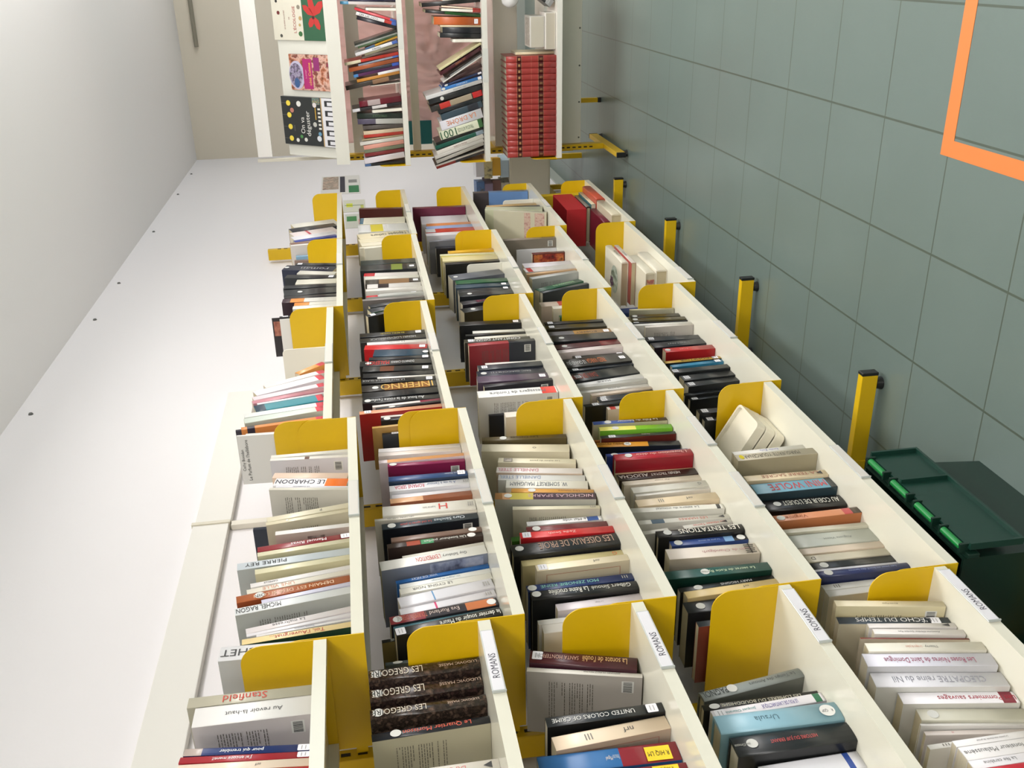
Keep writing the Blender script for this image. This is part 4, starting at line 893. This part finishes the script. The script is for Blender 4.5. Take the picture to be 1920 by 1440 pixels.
# red uniform volumes on the bottom row of the end unit
z = BZ[4]; n = 17; ya, yb = -.645, -.140; tv = (ya - yb) / n
proto = None
for k in range(n):
    t_ = -tv * .985
    if proto is None:
        proto = make_book(.258, t_, .185, 'a43c38', 'hd cc=9a3431 b=.26-.36:4a1414,.70-.79:4a1414,.255-.26:c88a6a,.36-.366:c88a6a,.695-.70:c88a6a,.79-.796:c88a6a,.5-.504:c88a6a', 5)
        text('volume_mark', 'XXIX', mat('c89a6a', 'ink'), (t_ / 2, -.0052, .258 * .31), (0, 0, 1), (-1, 0, 0), t_ * .35, .016, proto)
        bm = bmesh.new(); box_bm(bm, t_ * .3, t_ * .7, -.0054, -.005, .258 * .725, .258 * .765); bm_obj('gilt_emblem', bm, mat('b88a5a', 'ink'), proto)
        bk = proto
    else:
        bk = proto.copy(); COL.objects.link(bk)
        for ch in proto.children:
            c_ = ch.copy(); COL.objects.link(c_); c_.parent = bk
    bk.rotation_euler = (0, 0, -math.pi / 2); bk.location = (3.585, yb + k * tv, z + .0005)
    bk.name = 'bound_volume'
    wd = ('first', 'second', 'third', 'fourth', 'fifth', 'sixth', 'seventh', 'eighth', 'ninth', 'tenth', 'eleventh', 'twelfth', 'thirteenth', 'fourteenth', 'fifteenth', 'sixteenth', 'seventeenth')[k]
    tag(bk, 'red bound volume with dark bands, %s from the yellow-bracket wall end of its row' % wd, 'book', 'red bound volumes in a row')
# books lying flat
def flat(x0, length, y, z, thick, depth, col, o, label, seed, grp):
    b_ = make_book(length, thick, depth, col, o, seed)
    b_.rotation_euler = (0, math.pi / 2, 0); b_.location = (x0, y, z + thick + .0006)
    tag(b_, label, 'book', grp); return b_
z = ROWZ[4][4]; g_ = 'books lying flat on the fourth bay bottom shelf'
flat(2.06, .26, .035, z, .045, .19, 'ded8c6', 'hd cc=e2dccb k', 'thick white book lying flat with small black label, lowest of its pile', 1, g_)
flat(2.065, .25, .045, z + .046, .040, .18, 'dcd6c2', 'hd cc=dcd5c0', 'white book with colourful end picture lying flat, fourth bay bottom shelf', 2, g_)
flat(2.20, .27, .04, z + .087, .018, .18, 'd8d0c4', 'cc=a84a44 t=BOUQUETS:444444:.5:.5', 'thin flat book with lettering and red cover, fourth bay bottom shelf', 3, g_)
fb = flat(2.24, .26, .05, z + .106, .030, .19, 'e0dac8', 'hd cc=e4decc t=LA PEINTURE:7a7a6a:.5:.35', 'white book with round flower picture on its cover, topmost of pile', 4, g_)
# flower roundel on the top cover (local x = 0 face points up)
def roundel(parent, yc, zc, ry, rz):
    bm = bmesh.new(); bm.faces.new([bm.verts.new((-.0005, yc + ry * math.cos(a * math.pi / 14), zc + rz * math.sin(a * math.pi / 14))) for a in range(28)])
    me = bpy.data.meshes.new('flower_roundel'); bm.to_mesh(me); bm.free(); me.materials.append(mottled('flower_print', ('33402a', '8fa08a', 'c8d0c4', 'a8b4a8'), 30)); r_ = link('flower_roundel', me, parent)
    bm = bmesh.new()
    for k in range(5):
        a = 2 * math.pi * k / 5; bm.faces.new([bm.verts.new((-.0009, yc + .02 + .014 * math.cos(a) + .011 * math.cos(q * math.pi / 6), zc + .04 + .016 * math.sin(a) + .012 * math.sin(q * math.pi / 6))) for q in range(12)])
    me = bpy.data.meshes.new('petals'); bm.to_mesh(me); bm.free(); me.materials.append(mat('6a4a62', 'ink')); link('petals', me, r_)
roundel(fb, .10, .10, .06, .055)
ck = fb  # end picture on the second pile book
bm = bmesh.new(); box_bm(bm, 2.0635, 2.0645, .07, .20, z + .052, z + .082); pic = bm_obj('picture_panel', bm, mottled('end_picture', ('5a6a8a', 'a85a4a', 'c8b88a', '3a3a3a'), 40)); 
for o_ in bpy.data.objects:
    if o_.get('label', '').startswith('white book with colourful'):
        pic.parent = o_; pic.matrix_parent_inverse = (Matrix.Translation(o_.location) @ o_.rotation_euler.to_matrix().to_4x4()).inverted()
z = ROWZ[5][4]; g_ = 'books lying flat on the farthest bay bottom shelf'
flat(3.16, .30, .004, z, .044, .20, 'c05238', 'hd cc=b84a34', 'thick orange red book lying flat at the shelf edge, farthest bay bottom shelf', 5, g_)
flat(3.17, .28, .03, z + .045, .022, .19, 'd8ceae', 'cc=3a6a70 t=JARDINS:7a7a6a:.5:.4', 'cream spined flat book directly on the thick orange red one', 6, g_)
flat(3.18, .26, .045, z + .068, .022, .18, '7a7468', 'hd cc=2c2a28', 'dark grey flat book under the red open box', 7, g_)
flat(2.86, .28, .01, z, .046, .20, 'd8ceb4', 'hd cc=d2c8ae', 'beige flat book with branch drawing, farthest bay bottom shelf', 8, g_)
flat(2.87, .27, .045, z + .047, .032, .18, '6a2030', 'hd cc=5a1a28', 'maroon flat book resting on the beige one, farthest bay bottom shelf', 9, g_)
# red open box on the pile
t = empty('storage_box', (3.17, .05, z + .092)); tag(t, 'red open box with white finger hole on the pile of flat books', 'box')
RED = mat('b01f26', 'matte'); RIN = mat('5a1014', 'matte')
box('side_panel', 0, .34, 0, .003, 0, .10, RED, t); box('side_panel', 0, .34, .187, .19, 0, .10, RED, t)
box('end_panel', 0, .003, .003, .187, 0, .10, RED, t); box('end_panel', .337, .34, .003, .187, 0, .10, RED, t)
box('base', .003, .337, .003, .187, 0, .003, RIN, t)
disc_bm = bmesh.new(); disc_bm.faces.new([disc_bm.verts.new((.10 + .018 * math.cos(a * math.pi / 10), .1865, .055 + .018 * math.sin(a * math.pi / 10))) for a in range(20)])
me = bpy.data.meshes.new('finger_hole'); disc_bm.to_mesh(me); disc_bm.free(); me.materials.append(mat('d8d8d4', 'matte')); link('finger_hole', me, t)
# yellow box file behind it
t = empty('box_file', (3.535, .06, z)); tag(t, 'bright yellow box file with black marks, far end of bottom wall shelf', 'box')
box('body', 0, .045, 0, .19, .0005, .29, mat('d9b81c', 'matte'), t, .002); box('white_strip', -.0006, .0455, -.0008, .1, .25, .292, mat('e4e2d6', 'matte'), t)
# three white trays in the second bay
z = ROWZ[2][4]; g_ = 'white plastic trays'
for k, (dx, dy, a) in enumerate(((0, 0, 0), (.012, -.012, .8), (.022, -.022, 1.6))):
    bm = bmesh.new(); W_, D_, H_ = .135, .19, .027
    pr = rounded(W_, D_, .014, 5); pi = [(.006 + p[0] * (W_ - .012) / W_, .006 + p[1] * (D_ - .012) / D_) for p in pr]
    n = len(pr); lo = [bm.verts.new((p[0], p[1], 0)) for p in pr]; hi = [bm.verts.new((p[0], p[1], H_)) for p in pr]; ih = [bm.verts.new((p[0], p[1], H_)) for p in pi]; il = [bm.verts.new((p[0], p[1], H_ - .010)) for p in pi]
    for i in range(n):
        j = (i + 1) % n
        for A_, B_ in ((lo, hi), (hi, ih), (ih, il)): bm.faces.new((A_[i], A_[j], B_[j], B_[i]))
    bm.faces.new(lo[::-1]); bm.faces.new(il); bmesh.ops.recalc_face_normals(bm, faces=bm.faces)
    o = bm_obj('plastic_tray', bm, mat('e6e0cc', 'plastic')); o.location = (.725 + dx * .6, .090 - k * .0148, z + .002 + k * .0256); o.rotation_euler = (math.radians(30), 0, 0)
    tag(o, 'white rounded plastic tray, %s of three stacked in the second bay bottom shelf' % ('lowest', 'middle', 'topmost')[k], 'tray', g_)
# ---------------------------------------------------------------- display books
def display_book(y0, wdt, hgt, th, label, build):
    """front cover faces the room, leaning on the sloping board; local: x right (towards -Y), z up"""
    ang = math.atan2(.19, .261)
    t = empty('display_book', (FX + .0385 - th * math.cos(ang), y0, 1.5112 + th * math.sin(ang)), (-ang, 0, -math.pi / 2))
    tag(t, label, 'book', 'books shown cover first on the display shelf')
    # local y points into the board
    box('cover', 0, wdt, .0, th, 0, hgt, build['c'], t, .0008, 1)
    box('pages', .002, wdt - .001, .0015, th - .0015, .002, hgt + .0004, PAGEW, t)
    def rect(x0, x1, z0, z1, m, name='cover_print', dy=0):
        bm = bmesh.new(); bm.faces.new([bm.verts.new(p) for p in ((x0, -.0006 - dy, z0), (x1, -.0006 - dy, z0), (x1, -.0006 - dy, z1), (x0, -.0006 - dy, z1))]); me = bpy.data.meshes.new(name); bm.to_mesh(me); bm.free(); me.materials.append(m); return link(name, me, t)
    def circ(x, z_, r, m, name='cover_print', dy=.0003, sq=1.0):
        bm = bmesh.new(); bm.faces.new([bm.verts.new((x + r * math.cos(a * math.pi / 12), -.0006 - dy, z_ + r * sq * math.sin(a * math.pi / 12))) for a in range(24)]); me = bpy.data.meshes.new(name); bm.to_mesh(me); bm.free(); me.materials.append(m); return link(name, me, t)
    def word(b_, x, z_, hh, L, m, dy=.0006): return text('cover_title', b_, m, (x, -.0006 - dy, z_), (1, 0, 0), (0, 0, 1), hh, L, t)
    build['f'](rect, circ, word, wdt, hgt)
    return t
def cov1(rect, circ, word, W_, H_):
    Y_ = mat('e8d24a', 'ink'); Wt = mat('e6e6e0', 'ink')
    for k in range(4): circ(W_ * (.13 + .245 * k), H_ * .86, .0135, Y_, 'lamp_print'); rect(W_ * (.13 + .245 * k) - .0005, W_ * (.13 + .245 * k) + .0005, H_ * .895, H_, mat('8a8a86', 'ink'))
    word('On va', W_ * .42, H_ * .62, .026, W_ * .34, Wt); word('déguster', W_ * .46, H_ * .50, .034, W_ * .52, Wt)
    rect(0, W_, H_ * .225, H_ * .245, mat('b89a6a', 'ink')); rect(0, W_, 0, H_ * .225, mat('d8d8dc', 'ink'))
    for k in range(5): rect(W_ * (.03 + .2 * k), W_ * (.15 + .2 * k), H_ * .02, H_ * .17, mat('2c2c2e', 'ink'), dy=.0003); rect(W_ * (.05 + .2 * k), W_ * (.12 + .2 * k), H_ * .02, H_ * .12, mat('d8d8dc', 'ink'), dy=.0005)
    for k, (x, z_, r, c_) in enumerate(((.72, .80, .012, 'b87a6a'), (.86, .66, .014, 'e0e0da'), (.10, .74, .010, 'd8d8d0'), (.18, .66, .009, '4a8a4a'), (.12, .58, .010, 'd8d8d0'), (.85, .36, .012, 'd8d0d0'), (.16, .32, .014, 'd4d8dc'), (.26, .30, .010, '6a9ab8'), (.45, .38, .012, 'b8b8b0'))): circ(W_ * x, H_ * z_, r, mat(c_, 'ink'))
    for k in range(6): rect(W_ * (.35 + .08 * k), W_ * (.39 + .08 * k), H_ * .26, H_ * .31, mat('d8d8d0', 'ink'))
    rect(W_ * .55, W_ * .80, H_ * .345, H_ * .36, mat('c8a03a', 'ink')); rect(W_ * .86, W_, H_ * .26, H_ * .40, mottled('book_prints', ('b84a3a', '3a7a7a', 'c8a04a'), 120))
    word('cuisine', W_ * .35, H_ * .78, .007, W_ * .3, mat('8a8a86', 'ink'))
def cov2(rect, circ, word, W_, H_):
    rect(0, W_, 0, H_, mottled('food_print', ('5a3424', 'b06a4a', 'd8b0a0', '7a4a34', '8a2a4a'), 26)); circ(W_ * .42, H_ * .84, W_ * .40, mat('b8b4cc', 'ink'), 'bowl_print', .0002, .7); circ(W_ * .42, H_ * .86, W_ * .33, mottled('veg_print', ('5a7a3a', '5a4a6a', 'a8a0b8', '3a3a4a'), 60), 'bowl_filling', .0004, .7)
    circ(W_ * .2, H_ * .85, W_ * .14, mat('3a5a8a', 'ink'), 'bowl_print', .0005, .7)
    rect(W_ * .04, W_ * .88, H_ * .46, H_ * .68, mat('a8246a', 'ink'), 'title_band', .0006)
    word('Le potager', W_ * .46, H_ * .615, .009, W_ * .7, mat('e8b0c8', 'ink'), .0009); word('côté Cuisine', W_ * .46, H_ * .525, .015, W_ * .74, mat('e8c03a', 'ink'), .0009)
    rect(W_ * .55, W_ * .92, H_ * .28, H_ * .42, mat('8a2a6a', 'ink'), 'title_band', .0006)
def cov3(rect, circ, word, W_, H_):
    rect(0, W_, 0, H_ * .44, mat('2c5a3e', 'ink'), 'green_half')
    def petal(x, z_, a, L, wd):
        bmp = bmesh.new(); c_, s_ = math.cos(a), math.sin(a); pts = [(0, 0), (L * .4, wd), (L * .8, wd * .8), (L, 0), (L * .8, -wd * .8), (L * .4, -wd)]
        bmp.faces.new([bmp.verts.new((x + p[0] * c_ - p[1] * s_, -.0012, z_ + p[0] * s_ + p[1] * c_)) for p in pts]); me = bpy.data.meshes.new('petal_print'); bmp.to_mesh(me); bmp.free(); me.materials.append(mat('b8302c', 'ink')); return me
    for a, L, wd in ((.2, .095, .018), (.9, .08, .016), (-.7, .09, .02), (2.6, .06, .016), (3.6, .07, .016)):
        rect.__self__ if False else None
        PET.append(petal(W_ * .55, H_ * .23, a, L, wd))
    circ(W_ * .52, H_ * .24, .008, mat('3a1a1a', 'ink'), 'flower_heart', .001)
    word("L'ÉCOLOGIE", W_ * .47, H_ * .60, .020, W_ * .86, mat('a83438', 'ink')); word('LE GUIDE ILLUSTRÉ', W_ * .46, H_ * .78, .009, W_ * .72, mat('8a4a44', 'ink')); word('DE', W_ * .5, H_ * .69, .007, .02, mat('8a4a44', 'ink'))
    for x, z_, c_, r in ((.1, .86, '4a4a44', .008), (.62, .88, '6a2a2a', .009), (.88, .9, '2c2c2c', .007), (.15, .5, '3a6a3a', .012), (.5, .48, 'b89a6a', .01), (.75, .5, '8a8274', .010), (.35, .5, 'b8a06a', .007)): circ(W_ * x, H_ * z_, r, mat(c_, 'ink'))
PET = []
display_book(-.232, .240, .330, .022, 'black cookbook cover with yellow lamps and white script, nearest the wall', {'c': mat('2c2f2f'), 'f': cov1})
display_book(-.505, .172, .258, .012, 'purple and brown cookbook cover with pink title band, middle of display', {'c': mat('6a3a2c'), 'f': cov2})
e3 = display_book(-.742, .205, .332, .014, 'cream cover with red title and red flower on green, farthest from wall', {'c': mat('d8d4c4'), 'f': cov3})
for me in PET: link('petal_print', me, e3)
# items beside the red volumes
z = BZ[4]
def item(name, x, y, z_, parts_, label, cat, rot=(0, 0, 0)):
    t = empty(name, (x, y, z_), rot); tag(t, label, cat); parts_(t); return t
tb = flat  # (kept for brevity)
def thick_white(t):
    box('cover', 0, .15, -.175, 0, 0, .055, mat('dcd8d0'), t, .004); box('pages', -.001, .148, -.172, -.003, .006, .049, mat('c9c4b8', 'paper'), t)
item('thick_book', 3.60, -.655, z + .0005, thick_white, 'thick pale rounded book lying flat beside the red volumes', 'book')
def book2(t):
    box('cover', 0, .155, -.150, 0, 0, .075, mat('d2cfc8'), t, .003); box('pages', -.001, .150, -.146, -.004, .006, .069, mat('d6d2c6', 'paper'), t); box('spine_patch', .01, .12, -.14, -.01, .0753, .076, mottled('lace_print', ('c8c0b4', 'a8a096', 'd8d4cc'), 60), t)
item('thick_book', 3.605, -.665, z + .0565, book2, 'white book with open page edges stacked on the rounded one', 'book')
b1 = make_book(.19, .034, .15, '26282a', 't=LAS UNIVERSO:c8c8c4:.45:.5 b=0-.18:a8aaac', 3); b1.rotation_euler = (0, math.radians(38), -math.pi / 2); b1.location = (3.61, -.870, z + .028); tag(b1, 'black book with large white capitals leaning by the red volumes', 'book')
b2 = make_book(.15, .030, .14, '3c4a66', 'b=0-.2:b8babc', 4); b2.rotation_euler = (0, math.radians(38), -math.pi / 2); b2.location = (3.60, -.920, z + .027); tag(b2, 'blue grey book leaning above the black capitals book at frame edge', 'book')
cream = make_book(.20, .012, .15, 'e0d2ae', '', 6); cream.rotation_euler = (0, 0, -math.pi / 2); cream.location = (3.63, -.6465, z + .137); tag(cream, 'thin cream book wedged beside the red volumes', 'book')
cream.location = (3.64, -.6465, z + .0005)
for o_ in [o for o in bpy.data.objects if o.name.startswith('thick_book')]: o_.location.y -= .016
bm = bmesh.new(); bmesh.ops.create_uvsphere(bm, u_segments=24, v_segments=14, radius=1); 
for v in bm.verts:
    v.co = Vector((v.co.x * .06, v.co.y * .055, v.co.z * .045)); v.co.z += .006 * math.sin(v.co.x * 120) * math.cos(v.co.y * 90)
for f in bm.faces: f.smooth = True
o = bm_obj('plastic_bag', bm, mat('f2f2f2', 'gloss')); o.location = (3.64, -.925, z + .225); tag(o, 'glossy white plastic bag resting on the leaning books at frame edge', 'bag')
# ---------------------------------------------------------------- behind the end unit
def fabric_mat():
    m = mat('f6dcd8', 'fabric'); nt = m.node_tree; b = nt.nodes['Principled BSDF']; out = nt.nodes['Material Output']
    tr = nt.nodes.new('ShaderNodeBsdfTranslucent'); tr.inputs[0].default_value = rgb('fae0dc'); mx = nt.nodes.new('ShaderNodeMixShader'); mx.inputs[0].default_value = .5
    nt.links.new(b.outputs[0], mx.inputs[1]); nt.links.new(tr.outputs[0], mx.inputs[2]); nt.links.new(mx.outputs[0], out.inputs['Surface']); return m
def pleats():
    bm = bmesh.new(); NX, NZ = 120, 24; vs = []
    for j in range(NZ + 1):
        row = []
        for i in range(NX + 1):
            y = -.12 - 1.3 * i / NX; z_ = .52 + 1.05 * j / NZ
            dy, dz = y + .42, z_ - 1.02; an = math.atan2(dz, dy); rr = math.hypot(dy, dz)
            row.append(bm.verts.new((4.42 + .045 * math.sin(an * 11) * min(1, rr * 4) + .012 * math.sin(y * 60), y, z_)))
        vs.append(row)
    for j in range(NZ):
        for i in range(NX):
            f = bm.faces.new((vs[j][i], vs[j + 1][i], vs[j + 1][i + 1], vs[j][i + 1])); f.smooth = True
    bmesh.ops.solidify(bm, geom=list(bm.faces), thickness=.002)
    o = bm_obj('fabric_hanging', bm, fabric_mat()); return o
tag(pleats(), 'pale pink pleated fabric hanging behind the end unit', 'fabric')
tag(box('teal_panel', 4.34, 4.350, -.235, -.10, .98, 1.16, mat('1f6a6c', 'matte'), None, .001), 'small teal panel behind the end unit beside the pink fabric', 'panel')
t = empty('low_cabinet', (4.62, .345, 0)); tag(t, 'white low cabinet on a yellow base beyond the end unit', 'cabinet')
a_, b__ = 0, 0; CW = mat('cfc9b4', 'plastic'); box('body', 0, .32, -.30, 0, .212, .475, CW, t, .003); box('base_beam', .005, .315, -.30, -.26, .165, .2115, YEL, t, .001); box('base_beam', .005, .315, -.04, 0, .165, .2115, YEL, t, .001); box('door', -.004, -.0005, -.29, -.01, .222, .465, mat('d6d0bc', 'plastic'), t, .001)
for x in (.02, .28):
    for y in (-.29, -.035): box('leg', x, x + .03, y, y + .03, 0, .1645, YEL, t)
rnd = random.Random(3)
PILE = (('5a7aa8', .11, .07, .05, 'blue cardboard packet with dark side'), ('d8d8dc', .08, .06, .012, 'white leaflet tilted'), ('8a7a90', .09, .06, .012, 'mauve leaflet'), ('c8bc8a', .08, .055, .02, 'straw coloured small box'), ('7a5a54', .07, .06, .015, 'brown photo booklet'), ('d8a83a', .08, .05, .01, 'amber leaflet'), ('b8b4a0', .09, .06, .01, 'grey beige booklet'), ('b8ccd8', .07, .05, .01, 'pale blue leaflet with orange mark'))
zz = .476
for k, (c_, a, b_, h_, ds) in enumerate(PILE):
    col_, lay = k % 2, k // 2
    hh = .052
    o = box('leaflet_stack' if k else 'cardboard_packet', -.07, .07, -.055, .055, 0, hh, mat(c_, 'matte') if k % 3 else mottled('pile_' + c_, (c_, c_, '5a5650'), 40, .5))
    o.location = (4.71, .267 - .142 * col_, .4765 + (hh + .001) * (3 - lay)); o.rotation_euler = (0, 0, (.10, -.12, .14, -.08)[lay])
    tag(o, ds + ' in the jumble on the low cabinet', 'leaflet', 'jumbled leaflets on the low cabinet')
# papers fixed to the left wall at the far end
def wall_paper(x0, x1, z0, z1, m, label, curl=0, marks=()):
    o = box('wall_paper', x0, x1, WY - .0028, WY - .0004, z0, z1, m)
    for (a, b_, c_, d_, col) in marks: box('printed_patch', a, b_, WY - .0036 - curl * .0, WY - .0030, c_, d_, mat(col, 'ink') if isinstance(col, str) else col, o)
    tag(o, label, 'paper', None); return o
photo = mottled('photo_print', ('6a4a3a', 'c8b0a0', '8a7a6a', 'e0d8d0'), 14)
wall_paper(5.15, 5.75, 1.42, 1.69, mat('e2e0dc', 'matte'), 'flyer with photo and green corner fixed on the wall above shelves', 0, ((5.3, 5.72, 1.57, 1.68, photo), (5.2, 5.72, 1.525, 1.56, '22223a'), (5.18, 5.4, 1.43, 1.50, '1f7a4a'), (5.5, 5.6, 1.44, 1.50, '8a8a8a')))
wall_paper(4.62, 4.95, 1.40, 1.54, mat('dcdccc', 'matte'), 'white paper with yellow and green scribble, upper of two drawings', 0, ((4.75, 4.85, 1.48, 1.52, 'd8e04a'), (4.68, 4.80, 1.41, 1.43, 'c8cc6a'), (4.79, 4.80, 1.41, 1.53, '6a8a5a')))
wall_paper(4.22, 4.56, 1.39, 1.53, mat('d4d6cc', 'matte'), 'white paper with green and pink drawing, lower of two drawings', 0, ((4.38, 4.5, 1.46, 1.52, '3a8a4a'), (4.3, 4.42, 1.42, 1.45, 'd8a8a0'), (4.45, 4.52, 1.41, 1.44, 'c8b49a')))
# ---------------------------------------------------------------- green crate under the second bay
t = empty('storage_crate', (.045, .005, 0)); tag(t, 'dark green plastic crate with hanging lid and bright green hinge tubes', 'crate')
DG = mat('102c22', 'plastic'); BG = mat('15803a', 'plastic'); W_, D_, H_ = .40, .31, .292
bm = bmesh.new()
ta = .014
A0 = [(ta, .02 + ta), (W_ - ta, .02 + ta), (W_ - ta, D_ - ta), (ta, D_ - ta)]; A1 = [(0, .02), (W_, .02), (W_, D_), (0, D_)]
I1 = [(.006, .026), (W_ - .006, .026), (W_ - .006, D_ - .006), (.006, D_ - .006)]; I0 = [(ta + .006, .026 + ta), (W_ - ta - .006, .026 + ta), (W_ - ta - .006, D_ - ta - .006), (ta + .006, D_ - ta - .006)]
L0 = [bm.verts.new((p[0], p[1], .0005)) for p in A0]; L1 = [bm.verts.new((p[0], p[1], H_)) for p in A1]; L2 = [bm.verts.new((p[0], p[1], H_)) for p in I1]; L3 = [bm.verts.new((p[0], p[1], .006)) for p in I0]
for A_, B_ in ((L0, L1), (L1, L2), (L2, L3)):
    for i in range(4): bm.faces.new((A_[i], A_[(i + 1) % 4], B_[(i + 1) % 4], B_[i]))
bm.faces.new(L0[::-1]); bm.faces.new(L3); bmesh.ops.recalc_face_normals(bm, faces=bm.faces); bm_obj('crate_body', bm, DG, t)
box('rim', -.006, W_ + .006, .008, .0195, H_ - .03, H_ - .004, DG, t, .002)
bm = bmesh.new()   # lid half hanging down on the aisle side, with a raised edge and a cross rib
for a in ((0, W_, -.004, .001, .165, .283), (0, W_, -.014, -.004, .165, .171), (0, .006, -.014, -.004, .171, .283), (W_ - .006, W_, -.014, -.004, .171, .283), (.262, .267, -.014, -.004, .171, .283)): box_bm(bm, *a)
bm_obj('lid_half', bm, mat('15382e', 'plastic'), t)
for k in range(4):
    x = .012 + k * .10
    bm = bmesh.new(); bmesh.ops.create_cone(bm, cap_ends=True, segments=16, radius1=.0075, radius2=.0075, depth=.066, matrix=Matrix.Translation((x + .033, .0005, H_ + .001)) @ Matrix.Rotation(math.radians(90), 4, 'Y')); bm_obj('hinge_tube', bm, BG, t)
    for xx in (x - .004, x + .067): box('hinge_lug', xx, xx + .007, -.009, .012, H_ - .012, H_ + .008, DG, t, .001)
